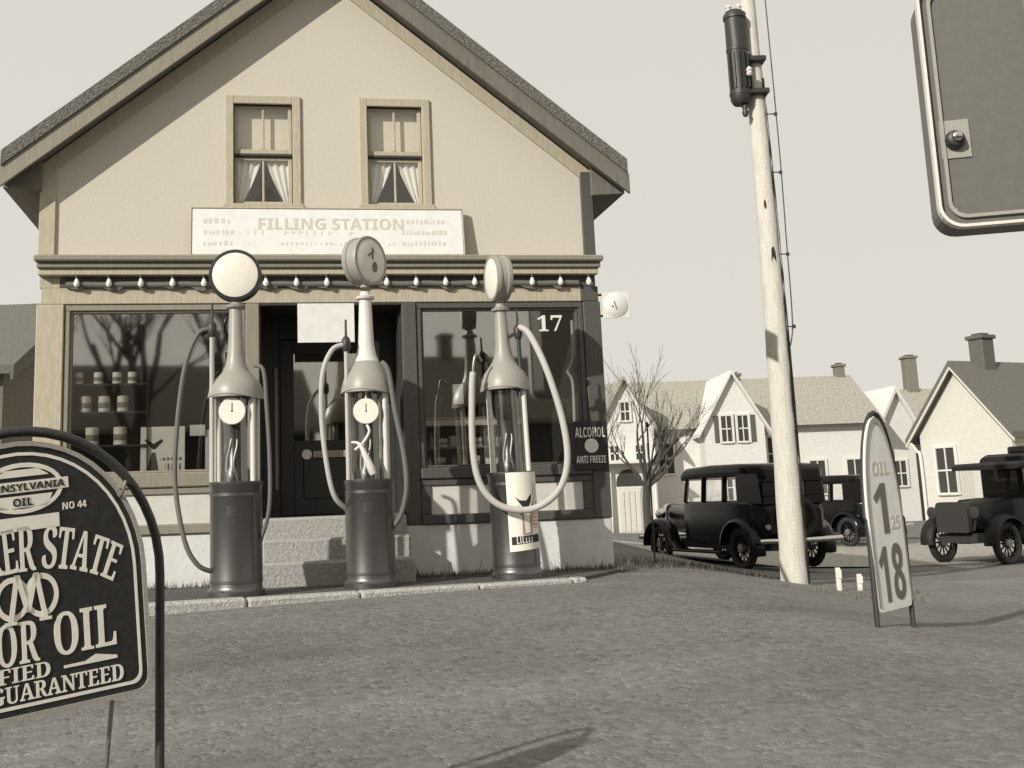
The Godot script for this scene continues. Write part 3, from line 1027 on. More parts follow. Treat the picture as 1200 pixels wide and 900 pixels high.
	for y in h:
		for x in w:
			var q := Vector2(x, y)
			if Geometry2D.is_point_in_polygon(q, body): im.set_pixel(x, y, Color(0.60, 0.55, 0.49))
			if Geometry2D.is_point_in_polygon(q, fig): im.set_pixel(x, y, Color(0.16, 0.15, 0.14))
			if x > 118 and x < 172 and y > 205 and y < 282 and (y / 6) % 3 != 0: im.set_pixel(x, y, Color(0.78, 0.63, 0.56))
			if x > 130 and x < 160 and y > 60 and y < 190 and (x + y / 2) % 23 < 7: im.set_pixel(x, y, Color(0.45, 0.42, 0.38))
			if y > 312 and y < 352 and x > 10 and x < 170: im.set_pixel(x, y, Color(0.17, 0.16, 0.15))
	rng.seed = 8
	var lx := 34
	while lx < 120:                      # the worn script in the dark band
		var lw := rng.randi_range(7, 13)
		var tall := rng.randf() < 0.45
		im.fill_rect(Rect2i(lx, 312 if tall else 322, 4, 36 if tall else 26), Color(0.9, 0.88, 0.84))
		im.fill_rect(Rect2i(lx, 343, lw, 5), Color(0.9, 0.88, 0.84))
		lx += lw + 4
	var pm := print_mat("poster_print", im, 0.8)
	pm.cull_mode = BaseMaterial3D.CULL_DISABLED
	var po := new_st()
	po.set_smooth_group(1)
	for k in 14:
		var q := []
		for e in [[k, 0], [k + 1, 0], [k + 1, 1], [k, 1]]:
			var u: float = e[0] / 14.0
			var ang := deg_to_rad(106.0 - 90.0 * u)
			q.append([Vector3(0.234 * cos(ang), (0.235 + 0.025 * u) if e[1] == 0 else 0.965, 0.234 * sin(ang)), Vector2(u, 1.0 - e[1])])
		for f in [0, 2, 1, 0, 3, 2]:
			po.set_uv(q[f][1])
			po.add_vertex(q[f][0])
	var poster := part("paper_poster", po, pm, self, Vector3(0.535, 0.476, -10.86))
	poster.rotation.z = 0.022
	tag(poster, "white paper poster pasted round the right-hand gas pump", "poster")

# ---------------------------------------------------------------- signs
func arch_outline(w: float, straight: float, rise: float, corner: float, steps := 24) -> Array:
	var out := []
	for k in 5:
		var a := PI + PI / 2 * k / 4.0
		out.append(Vector2(-w + corner + corner * cos(a), corner + corner * sin(a)))
	for k in 5:
		var a := 1.5 * PI + PI / 2 * k / 4.0
		out.append(Vector2(w - corner + corner * cos(a), corner + corner * sin(a)))
	for k in steps + 1:
		var a := PI * k / steps
		out.append(Vector2(w * cos(a), straight + rise * sin(a)))
	return out

func outline_band(s: SurfaceTool, outer: Array, inner: Array, z: float, deep: float) -> void:
	for i in outer.size():
		var j := (i + 1) % outer.size()
		prism(s, [outer[i], outer[j], inner[j], inner[i]], z, z + deep)

func make_signs() -> void:
	# the board over the shop windows, hung forward at its foot
	var sg := thing("sign_board", "long white filling station board with faded lettering above the shop front", "sign", by_station(1.64, 3.265, 0.15), STATION_TURN)
	sg.rotation.x = -0.12
	var s := new_st()
	box(s, -1.395, 1.395, 0.0, 0.50, -0.03, 0.0, 0.006)
	part("board", s, M.sign_white, sg)
	s = new_st()
	for e in [[-1.41, 1.41, -0.02, -0.001], [-1.41, 1.41, 0.501, 0.515], [-1.41, -1.396, -0.001, 0.501], [1.396, 1.41, -0.001, 0.501]]:
		box(s, e[0], e[1], e[2], e[3], -0.04, 0.008, 0.003)
	part("frame", s, M.cream_trim, sg)
	s = new_st()
	for x in [-1.1, 0.0, 1.1]:
		box(s, x - 0.02, x + 0.02, 0.02, 0.06, -0.17, -0.041, 0.0)
		box(s, x - 0.02, x + 0.02, 0.42, 0.46, -0.12, -0.041, 0.0)
	part("bracket", s, M.iron, sg)
	letters("FILLING STATION", sg, M.faint_paint, Vector3(0.02, 0.335, 0.001), 0.125, 1.50, false, 0.003)
	for row in [[-0.28, 0.215, 0.05, 15, 0.075], [0.10, 0.10, 0.035, 24, 0.05]]:
		s = new_st()                      # the lower lines, weathered past reading: broken strokes of paint
		rng.seed = int(row[3])
		for k in row[3]:
			var x: float = row[0] - 0.55 + (k - row[3] / 2.0) * row[4] + 0.55
			if rng.randf() < 0.2: continue
			var hh: float = row[2] * rng.randf_range(0.7, 1.2)
			box(s, x, x + 0.012, row[1], row[1] + hh, 0.0005, 0.002, 0.0)
			if rng.randf() < 0.6: box(s, x + 0.0125, x + row[4] * 0.6, row[1] + hh * 0.45, row[1] + hh * 0.65, 0.0005, 0.002, 0.0)
		part("worn_lettering", s, M.faded_paint, sg).set_meta("kind", "stuff")
	for side in [-1.0, 1.0]:
		s = new_st()
		rng.seed = 40 + int(side)
		for row in 3:
			var x: float = 0.95 * side - 0.2 if side > 0 else -1.28
			while x < 0.95 * side + (0.26 if side > 0 else -0.06):
				var w := rng.randf_range(0.015, 0.04)
				box(s, x, x + w, 0.10 + 0.12 * row, 0.10 + 0.12 * row + rng.randf_range(0.03, 0.055), 0.0005, 0.002, 0.0)
				x += w + rng.randf_range(0.012, 0.03)
		part("worn_lettering", s, M.faded_paint, sg).set_meta("kind", "stuff")

	# kerb sign for motor oil in the left foreground
	var at := Vector3(-1.318, 0.0, -3.52)
	var os := thing("motor_oil_sign", "black arched motor oil sign in cream letters on an iron stand, left foreground", "sign", at, deg_to_rad(33.0))
	os.scale.x = 0.88
	var lift := 0.60
	var tilt := Transform3D(Basis(Vector3.BACK, 0.085), Vector3(0.01, lift, 0))
	var out0 := arch_outline(0.43, 0.40, 0.43, 0.05)
	var out1 := arch_outline(0.415, 0.40, 0.415, 0.042)
	var out2 := arch_outline(0.396, 0.40, 0.396, 0.034)
	var out3 := arch_outline(0.386, 0.40, 0.386, 0.03)
	for a in [out1, out2, out3]:
		for i in a.size():
			if a[i].y < 0.2: a[i].y += 0.43 - absf(0.43 if a == out0 else (0.415 if a == out1 else (0.396 if a == out2 else 0.386)))
	s = new_st()
	prism(s, out0, -0.02, 0.0, tilt)
	var bd := part("board", s, M.sign_black, os)
	s = new_st()
	for i in out0.size():
		var j := (i + 1) % out0.size()
		prism(s, [out0[i], out0[j], out1[j], out1[i]], 0.001, 0.010, tilt)
	part("rim", s, M.tan_enamel, bd)
	s = new_st()
	for i in out2.size():
		var j := (i + 1) % out2.size()
		prism(s, [out2[i], out2[j], out3[j], out3[i]], 0.0005, 0.003, tilt)
	part("border_line", s, M.sign_cream, bd)
	var face := Node3D.new()
	face.name = "face_lettering"
	os.add_child(face)
	face.transform = tilt * Transform3D(Basis().scaled(Vector3(0.93, 1, 1)), Vector3(0.012, 0, 0))
	# QUAKER STATE on a rising and falling arc
	var word := "QUAKER STATE"
	var widths := {"Q": 0.072, "U": 0.064, "A": 0.066, "K": 0.066, "E": 0.052, "R": 0.064, " ": 0.022, "S": 0.052, "T": 0.056}
	var total := 0.0
	for ch in word: total += widths[ch] + 0.003
	var x := -total / 2.0
	for ch in word:
		var w: float = widths[ch]
		var cx := x + w / 2.0
		x += w + 0.003
		if ch == " ": continue
		var rad := 0.72
		var ang := -cx / rad
		letters(ch, face, M.sign_cream, Vector3(rad * sin(-ang), 0.50 - rad * (1.0 - cos(ang)), 0.002), 0.135 - 0.02 * absf(cx) / 0.35, w, true, 0.004, ang, "letter")
	letters("MOTOR", face, M.sign_cream, Vector3(-0.165, 0.222, 0.002), 0.125, 0.40, true, 0.004)
	letters("OIL", face, M.sign_cream, Vector3(0.205, 0.228, 0.002), 0.13, 0.23, true, 0.004)
	letters("CERTIFIED", face, M.sign_cream, Vector3(-0.14, 0.133, 0.002), 0.044, 0.42, true, 0.004)
	letters("GUARANTEED", face, M.sign_cream, Vector3(0.10, 0.078, 0.002), 0.050, 0.48, true, 0.004)
	letters("NO 44", face, M.sign_cream, Vector3(0.19, 0.615, 0.002), 0.022, 0.09, false, 0.003)
	# monogram of interlaced letters
	var loops := new_st()
	for side in [-1.0, 1.0]:
		for k in 28:
			var a0 := TAU * k / 28.0
			var a1 := TAU * (k + 1) / 28.0
			var q := []
			for e in [[a0, 1.0], [a1, 1.0], [a1, 0.74], [a0, 0.74]]:
				q.append(Vector2(side * 0.052 + 0.062 * e[1] * cos(e[0]) * (1.0 + 0.02 * (1.0 - e[1])), 0.355 + 0.066 * e[1] * sin(e[0])))
			prism(loops, q, 0.0005, 0.003 + 0.001 * side)
	part("monogram", loops, M.sign_cream, face)
	var em := new_st()
	for q in [[-0.062, 0.285, -0.034, 0.425], [-0.034, 0.425, 0.0, 0.31], [0.0, 0.31, 0.034, 0.425], [0.034, 0.425, 0.062, 0.285]]:
		prism(em, [Vector2(q[0] - 0.009, q[1]), Vector2(q[0] + 0.009, q[1]), Vector2(q[2] + 0.009, q[3]), Vector2(q[2] - 0.009, q[3])], 0.005, 0.0075)
	for fx in [-0.062, 0.062]:
		prism(em, [Vector2(fx - 0.022, 0.279), Vector2(fx + 0.022, 0.279), Vector2(fx + 0.022, 0.289), Vector2(fx - 0.022, 0.289)], 0.0052, 0.0078)
	part("monogram", em, M.sign_cream, face)
	# the oval badge at the top, and the flourish
	s = new_st()
	var oval := []
	var oval2 := []
	for k in 28:
		oval.append(Vector2(0.15 * cos(TAU * k / 28), 0.685 + 0.078 * sin(TAU * k / 28)))
		oval2.append(Vector2(0.135 * cos(TAU * k / 28), 0.685 + 0.064 * sin(TAU * k / 28)))
	for i in 28:
		var j := (i + 1) % 28
		prism(s, [oval[i], oval[j], oval2[j], oval2[i]], 0.0005, 0.004)
	prism(s, [Vector2(-0.17, 0.672), Vector2(0.17, 0.672), Vector2(0.17, 0.706), Vector2(-0.17, 0.706)], 0.0005, 0.005)
	prism(s, [Vector2(-0.12, 0.555), Vector2(0.13, 0.555), Vector2(0.13, 0.598), Vector2(-0.12, 0.598)], 0.0005, 0.004)
	prism(s, [Vector2(-0.10, 0.72), Vector2(0.10, 0.72), Vector2(0.06, 0.742), Vector2(-0.06, 0.742)], 0.0005, 0.004)
	prism(s, [Vector2(-0.09, 0.625), Vector2(0.09, 0.625), Vector2(0.11, 0.662), Vector2(-0.11, 0.662)], 0.0005, 0.004)
	part("badge", s, M.sign_cream, face)
	letters("PENNSYLVANIA", face, M.sign_black, Vector3(0, 0.689, 0.006), 0.022, 0.31, false, 0.002)
	letters("OIL", face, M.sign_black, Vector3(0, 0.643, 0.005), 0.024, 0.07, false, 0.002)
	s = new_st()
	prism(s, [Vector2(0.12, 0.124), Vector2(0.32, 0.124), Vector2(0.32, 0.133), Vector2(0.24, 0.148), Vector2(0.2, 0.133), Vector2(0.12, 0.132)], 0.0005, 0.004)
	part("flourish", s, M.sign_cream, face)
	# iron hoop stand behind it
	s = new_st()
	var hoop := [Vector3(0.505, -0.05, -0.09), Vector3(0.50, 0.5, -0.09)]
	for k in 25:
		var a := PI * k / 24.0
		hoop.append(Vector3(0.495 * cos(a), 0.99 + 0.475 * sin(a), -0.09))
	hoop += [Vector3(-0.50, 0.5, -0.09), Vector3(-0.505, -0.05, -0.09)]
	tube(s, hoop, 0.017, 10)
	tube(s, [Vector3(-0.50, 0.35, -0.09), Vector3(0.50, 0.35, -0.09)], 0.012, 8)
	part("hoop_stand", s, M.iron, os)
	for px in [-0.40, 0.30]:
		s = new_st()
		tube(s, curve([Vector3(px, 1.26, -0.09), Vector3(px, 1.28, -0.03), Vector3(px + 0.005, 1.25, 0.016), Vector3(px + 0.02, 1.30, 0.03)], 4), 0.006, 6)
		part("hanger", s, M.steel, os)
		s = new_st()
		tube(s, [Vector3(px, 0.35, -0.09), Vector3(px, 0.63, -0.022)], 0.008, 6)
		part("stay_rod", s, M.steel, os)

	# tall narrow price sign on the right
	var ps := thing("price_sign", "tall narrow cream arched price sign on two thin posts, right foreground", "sign", Vector3(3.13, 0.06, -8.36), deg_to_rad(36.0))
	ps.scale.x = 0.78
	var pt := Transform3D(Basis(Vector3.BACK, 0.05), Vector3(0, 0.26, 0))
	s = new_st()
	prism(s, arch_outline(0.265, 0.62, 0.76, 0.04), -0.018, 0.0, pt)
	var pb := part("board", s, M.sign_white, ps)
	s = new_st()
	var po0 := arch_outline(0.265, 0.62, 0.76, 0.04)
	var po1 := arch_outline(0.24, 0.62, 0.72, 0.035)
	for i in po0.size():
		var j := (i + 1) % po0.size()
		if po0[i].y > 0.3 or po0[j].y > 0.3:
			prism(s, [po0[i], po0[j], po1[j], po1[i]], 0.001, 0.008, pt)
	part("rim", s, M.tan_enamel, pb)
	var pf := Node3D.new()
	pf.name = "face_lettering"
	ps.add_child(pf)
	pf.transform = pt
	letters("OIL", pf, M.faint_paint, Vector3(0.0, 1.01, 0.002), 0.10, 0.26, false, 0.003)
	letters("1", pf, M.price_red, Vector3(-0.06, 0.72, 0.002), 0.36, 0.20, false, 0.004)
	letters("25", pf, M.faint_paint, Vector3(0.14, 0.61, 0.002), 0.10, 0.14, false, 0.003)
	letters("18", pf, M.price_red, Vector3(0.0, 0.26, 0.002), 0.40, 0.38, false, 0.004)
	s = new_st()
	var ph := [Vector3(0.28, -0.1, -0.02), Vector3(0.28, 0.9, -0.02)]
	for k in 17:
		var a := PI * k / 16.0
		ph.append(Vector3(0.28 * cos(a), 0.92 + 0.755 * sin(a), -0.035))
	ph += [Vector3(-0.28, 0.9, -0.02), Vector3(-0.28, -0.1, -0.02)]
	tube(s, ph, 0.02, 10)
	part("hoop_post", s, M.iron, ps)

	# black plate on the corner pilaster
	var al := thing("alcohol_sign", "black alcohol anti freeze plate on the right corner of the shop", "sign", by_station(4.31, 1.0, 0.062), STATION_TURN)
	s = new_st()
	box(s, -0.18, 0.185, 0.0, 0.50, 0.0, 0.014, 0.004)
	part("plate", s, M.sign_black, al)
	s = new_st()
	for e in [-0.12, 0.12]:
		box(s, e - 0.02, e + 0.02, 0.05, 0.45, -0.028, -0.0005, 0.0)
	part("batten", s, M.dark_trim, al)
	letters("ALCOHOL", al, M.sign_white, Vector3(0.0, 0.385, 0.0145), 0.105, 0.32, false, 0.003)
	letters("ANTI FREEZE", al, M.sign_white, Vector3(0.0, 0.105, 0.0145), 0.075, 0.32, false, 0.003)
	s = new_st()
	lathe(s, [[0.0, 0.0], [0.075, 0.0], [0.072, 0.004], [0.0, 0.005]], 28, Transform3D(Basis(Vector3.RIGHT, PI / 2), Vector3(0.01, 0.245, 0.0145)))
	part("disc", s, M.sign_white, al)

	# small round sign projecting from the corner
	var rs := thing("round_sign", "small pale round sign projecting from the shop's right corner", "sign", by_station(4.70, 2.60, 0.0), STATION_TURN)
	s = new_st()
	box(s, -0.15, 0.15, 0.0, 0.29, -0.01, 0.0, 0.003)
	part("plate", s, M.sign_cream, rs)
	s = new_st()
	lathe(s, [[0.0, 0.0], [0.137, 0.0], [0.13, 0.006], [0.0, 0.008]], 32, Transform3D(Basis(Vector3.RIGHT, PI / 2), Vector3(0.0, 0.145, 0.001)))
	part("disc", s, M.sign_white, rs)
	s = new_st()
	box(s, -0.002, 0.012, 0.10, 0.19, 0.009, 0.012, 0.0, Transform3D(Basis(Vector3.BACK, 0.3), Vector3(0.03, 0, 0)))
	box(s, -0.05, -0.03, 0.12, 0.14, 0.009, 0.012, 0.0)
	part("mark", s, M.tan_trim, rs)
	s = new_st()
	tube(s, [Vector3(-0.30, 0.26, -0.03), Vector3(0.14, 0.26, -0.03)], 0.012, 8)
	tube(s, [Vector3(-0.30, 0.03, -0.03), Vector3(0.14, 0.03, -0.03)], 0.012, 8)
	part("bracket", s, M.iron, rs)

	# dark box sign with a lamp, on its post at the right edge
	var hs := thing("box_sign", "dark rounded metal box with a pale rim and small lamp, upper right", "sign", Vector3(3.29, 2.72, -6.5), deg_to_rad(-14.0))
	var rr := func(w: float, h: float, r: float) -> Array:
		var o := []
		for c in [[1, 1, 0.0], [-1, 1, 90.0], [-1, -1, 180.0], [1, -1, 270.0]]:
			for k in 7:
				var a: float = deg_to_rad(c[2] + 15.0 * k)
				o.append(Vector2(c[0] * (w - r) + r * cos(a), h + c[1] * (h - r) + r * sin(a)))
		return o
	s = new_st()
	prism(s, rr.call(0.33, 0.78, 0.13), -0.34, -0.03)
	var hb := part("housing", s, M.worn_grey, hs)
	s = new_st()
	var r0: Array = rr.call(0.345, 0.795, 0.14)
	var r1: Array = rr.call(0.327, 0.777, 0.125)
	for i in r0.size():
		var j := (i + 1) % r0.size()
		prism(s, [r0[i] - Vector2(0, 0.015), r0[j] - Vector2(0, 0.015), r1[j] + Vector2(0, 0.003), r1[i] + Vector2(0, 0.003)], -0.06, 0.012)
	part("rim", s, M.cream_enamel, hb)
	s = new_st()
	var r2: Array = rr.call(0.285, 0.735, 0.10)
	var r3: Array = rr.call(0.265, 0.715, 0.09)
	for i in r2.size():
		var j := (i + 1) % r2.size()
		prism(s, [r2[i] + Vector2(0, 0.045), r2[j] + Vector2(0, 0.045), r3[j] + Vector2(0, 0.065), r3[i] + Vector2(0, 0.065)], -0.03, -0.006)
	part("inner_moulding", s, M.tan_enamel, hb)
	s = new_st()
	lathe(s, [[0.0, 0.0], [0.055, 0.0], [0.06, 0.03], [0.045, 0.07], [0.0, 0.09]], 20, Transform3D(Basis(Vector3.RIGHT, PI / 2), Vector3(-0.21, 0.53, -0.03)))
	var hl := part("lamp", s, M.iron, hs)
	s = new_st()
	lathe(s, [[0.0, 0.0], [0.03, 0.0], [0.025, 0.02], [0.0, 0.028]], 16, Transform3D(Basis(Vector3.RIGHT, PI / 2), Vector3(-0.205, 0.535, 0.055)))
	part("lens", s, M.chrome, hl)
	boxpart("lamp_plate", hs, M.tan_enamel, -0.29, -0.12, 0.42, 0.66, -0.0295, -0.02, 0.004)
	for q in [[-0.24, 0.10], [0.24, 0.10], [-0.24, 1.46], [0.24, 1.46], [0.0, 0.06], [0.0, 1.5]]:
		s = new_st()
		lathe(s, [[0.0, 0.0], [0.012, 0.0], [0.009, 0.008], [0.0, 0.01]], 8, Transform3D(Basis(Vector3.RIGHT, PI / 2), Vector3(q[0], q[1], -0.03)))
		part("rivet", s, M.steel, hb)
	s = new_st()
	var gy := land(3.8, -6.6)
	tube(s, [Vector3(0.52, -2.72 + gy - 0.1, -0.18), Vector3(0.52, 1.8, -0.18)], [0.05, 0.042], 12)
	tube(s, [Vector3(0.52, 1.4, -0.18), Vector3(0.30, 1.4, -0.18)], 0.022, 8)
	tube(s, [Vector3(0.52, 0.15, -0.18), Vector3(0.30, 0.15, -0.18)], 0.022, 8)
	part("post", s, M.iron, hs)

# ---------------------------------------------------------------- things in the shop windows
func card(called: String, label: String, cat: String, x0: float, x1: float, y0: float, y1: float, z: float, m: Material, group := "") -> Node3D:
	var s := new_st()
	box(s, x0, x1, y0, y1, 0.0, 0.006, 0.001)
	var o := part(called, s, m, self, by_station(0, 0, z), STATION_TURN)
	tag(o, label, cat, group)
	return o

func make_display() -> void:
	# left window: a rack of small goods in three rows, 4-3-2
	var rk := thing("display_rack", "dark display rack of small cans inside the left shop window", "rack", by_station(-0.62, 1.1, -0.19), STATION_TURN)
	var s := new_st()
	for y in [0.0, 0.29, 0.62, 0.90]:
		box(s, -0.32, 0.42, y - 0.02, y, -0.12, 0.10, 0.003)
	box(s, -0.33, -0.321, -0.02, 1.1, -0.12, 0.10, 0.0)
	box(s, 0.421, 0.43, -0.02, 1.1, -0.12, 0.10, 0.0)
	part("shelf", s, M.dark_wood, rk)
	var rows := [[0.90, [-0.25, -0.06, 0.12, 0.27], 0.045, 0.11], [0.62, [-0.18, 0.0, 0.18], 0.055, 0.15], [0.29, [-0.11, 0.16], 0.065, 0.17]]
	var words := ["top", "middle", "lower"]
	for r in 3:
		var n := 0
		for x in rows[r][1]:
			var c := thing("oil_can", "pale can on the %s shelf of the left window rack, %s" % [words[r], ["leftmost", "second from the left", "third from the left", "last at the right"][n]], "can", by_station(-0.62 + x, 1.1 + rows[r][0], -0.14), STATION_TURN, "cans in the window rack")
			n += 1
			var w: float = rows[r][2]
			var h: float = rows[r][3]
			s = new_st()
			lathe(s, [[0.0, 0.0], [w, 0.0], [w, h], [w * 0.9, h + 0.006], [0.0, h + 0.006]], 18)
			part("tin", s, M.sign_cream, c)
			s = new_st()
			lathe(s, [[w + 0.001, h * 0.25], [w + 0.0015, h * 0.26], [w + 0.0015, h * 0.6], [w + 0.001, h * 0.61]], 18)
			part("band", s, M.tan_trim, c)
			s = new_st()
			lathe(s, [[0.0, h + 0.006], [0.012, h + 0.006], [0.012, h + 0.02], [0.0, h + 0.022]], 10, Transform3D(Basis(), Vector3(w * 0.4, 0, 0)))
			part("lid", s, M.iron, c)
	# the poster with a figure, and two plain cards
	var w := 160
	var h := 176
	var im := Image.create(w, h, false, Image.FORMAT_RGBA8)
	im.fill(Color(0.92, 0.91, 0.86))
	var arms := PackedVector2Array([Vector2(14, 52), Vector2(22, 46), Vector2(46, 66), Vector2(74, 48), Vector2(82, 56), Vector2(52, 88), Vector2(42, 86)])
	var legs := PackedVector2Array([Vector2(40, 100), Vector2(54, 100), Vector2(66, 170), Vector2(22, 170)])
	for y in h:
		for x in w:
			var q := Vector2(x, y)
			if Geometry2D.is_point_in_polygon(q, arms): im.set_pixel(x, y, Color(0.2, 0.18, 0.16))
			if Geometry2D.is_point_in_polygon(q, legs): im.set_pixel(x, y, Color(0.36, 0.33, 0.29))
			if x > 72 and x < 152 and y > 120 and y < 132 and (x / 5) % 3 != 0: im.set_pixel(x, y, Color(0.45, 0.42, 0.37))
			if x > 88 and x < 150 and y > 142 and (x / 7) % 2 == 0: im.set_pixel(x, y, Color(0.5, 0.46, 0.41))
	var pm := print_mat("window_poster", im)
	var ps := new_st()
	var q := [Vector3(-0.26, 1.11, 0), Vector3(0.17, 1.11, 0), Vector3(0.17, 1.56, 0), Vector3(-0.26, 1.56, 0)]
	var uv := [Vector2(0, 1), Vector2(1, 1), Vector2(1, 0), Vector2(0, 0)]
	for k in [0, 2, 1, 0, 3, 2]:
		ps.set_uv(uv[k])
		ps.add_vertex(q[k])
	tag(part("window_poster", ps, pm, self, by_station(0, 0, -0.12), STATION_TURN), "white picture poster standing at the foot of the left shop window", "poster")
	card("window_card", "small pale card stuck beside the poster in the left window", "card", 0.22, 0.37, 1.46, 1.57, -0.11, M.sign_white)
	card("window_card", "upright white card in the left window beside the pump pipe", "card", 0.37, 0.52, 1.11, 1.52, -0.13, M.sign_white)
	card("transom_card", "blank white card hung at the top of the shop doorway", "card", 1.30, 1.88, 2.37, 2.775, 0.035, M.sign_white)
	# enamel push bar on the door
	var pb := thing("push_bar_sign", "pale push plate with a round badge across the shop door", "sign", by_station(1.36, 1.27, -0.71), STATION_TURN)
	s = new_st()
	box(s, 0.11, 0.52, -0.035, 0.035, -0.012, 0.0, 0.004)
	part("plate", s, M.cream_trim, pb)
	s = new_st()
	lathe(s, [[0.0, 0.0], [0.055, 0.0], [0.05, 0.008], [0.0, 0.01]], 24, Transform3D(Basis(Vector3.RIGHT, PI / 2), Vector3(0.04, 0.0, -0.012)))
	part("badge", s, M.sign_white, pb)
	s = new_st()
	rng.seed = 3
	var x := 0.14
	while x < 0.49:
		box(s, x, x + 0.012, -0.022, 0.02 + rng.randf_range(-0.01, 0.005), 0.0005, 0.002, 0.0)
		x += rng.randf_range(0.02, 0.04)
	part("worn_lettering", s, M.tan_trim, pb).set_meta("kind", "stuff")
	# right window: a low shelf of goods and a white card
	var sh := thing("goods_shelf", "low shelf of boxes and bottles inside the right shop window", "shelf", by_station(3.05, 1.07, -0.42), STATION_TURN)
	s = new_st()
	box(s, -0.42, 0.62, 0.5, 0.53, -0.15, 0.13, 0.003)
	box(s, -0.42, 0.62, 0.2, 0.22, -0.15, 0.13, 0.003)
	box(s, -0.42, 0.62, -0.02, 0.0, -0.15, 0.13, 0.003)
	box(s, -0.44, -0.421, -0.45, 0.53, -0.15, 0.13, 0.0)
	box(s, 0.621, 0.64, -0.45, 0.53, -0.15, 0.13, 0.0)
	part("shelf_board", s, M.tan_trim, sh)
	boxpart("price_rail", sh, M.sign_cream, -0.42, 0.62, 0.44, 0.498, 0.131, 0.14, 0.0)
	rng.seed = 17
	var kinds := ["bottle", "box", "bottle", "bottle", "box", "can", "bottle", "box"]
	for row in 2:
		for k in 8:
			var px: float = -0.36 + 0.125 * k + rng.randf_range(-0.02, 0.02)
			var py := 0.0 if row == 0 else 0.22
			var kind: String = kinds[(k + row * 3) % 8]
			var o := thing("shelf_" + kind, "small %s on the %s shelf in the right window, %s from the door" % [kind, "lower" if row == 0 else "upper", ["first", "second", "third", "fourth", "fifth", "sixth", "seventh", "eighth"][k]], kind, by_station(3.05 + px, 1.07 + py, -0.42), STATION_TURN, "goods on the right window shelf")
			s = new_st()
			var hh := rng.randf_range(0.11, 0.16)
			var m: Material = [M.sign_white, M.tan_enamel, M.cream_enamel, M.black_enamel][rng.randi() % 4]
			if kind == "box":
				box(s, -0.045, 0.045, 0.0, hh * 0.8, -0.03, 0.06, 0.003)
				part("carton", s, M.sign_white, o)
				var fl := new_st()
				box(fl, -0.044, 0.044, hh * 0.25, hh * 0.45, 0.061, 0.062, 0.0)
				part("label_band", fl, M.tan_trim, o)
			elif kind == "can":
				lathe(s, [[0.0, 0.0], [0.042, 0.0], [0.042, hh * 0.8], [0.0, hh * 0.8]], 16)
				part("tin", s, m, o)
			else:
				lathe(s, [[0.0, 0.0], [0.028, 0.0], [0.03, hh * 0.6], [0.012, hh * 0.8], [0.011, hh], [0.0, hh]], 14)
				part("glass", s, m, o)
				var st := new_st()
				lathe(st, [[0.0, hh], [0.013, hh], [0.013, hh + 0.018], [0.0, hh + 0.018]], 10)
				part("stopper", st, M.dark_wood, o)
	card("window_card", "small white card hanging above the shelf in the right window", "card", 2.93, 3.05, 1.74, 1.95, -0.30, M.sign_white)
	# pull cord: a pale curtain tied at the right jamb
	s = new_st()
	tube(s, curve([Vector3(4.235, 2.6, 0), Vector3(4.22, 2.2, 0.01), Vector3(4.16, 2.05, 0.01), Vector3(4.21, 1.9, 0.0), Vector3(4.20, 1.3, 0.0)], 6), 0.018, 8)
	tag(part("curtain_cord", s, M.cloth, self, by_station(0, 0, -0.12), STATION_TURN), "pale tied cord hanging down the right jamb of the right window", "cord")

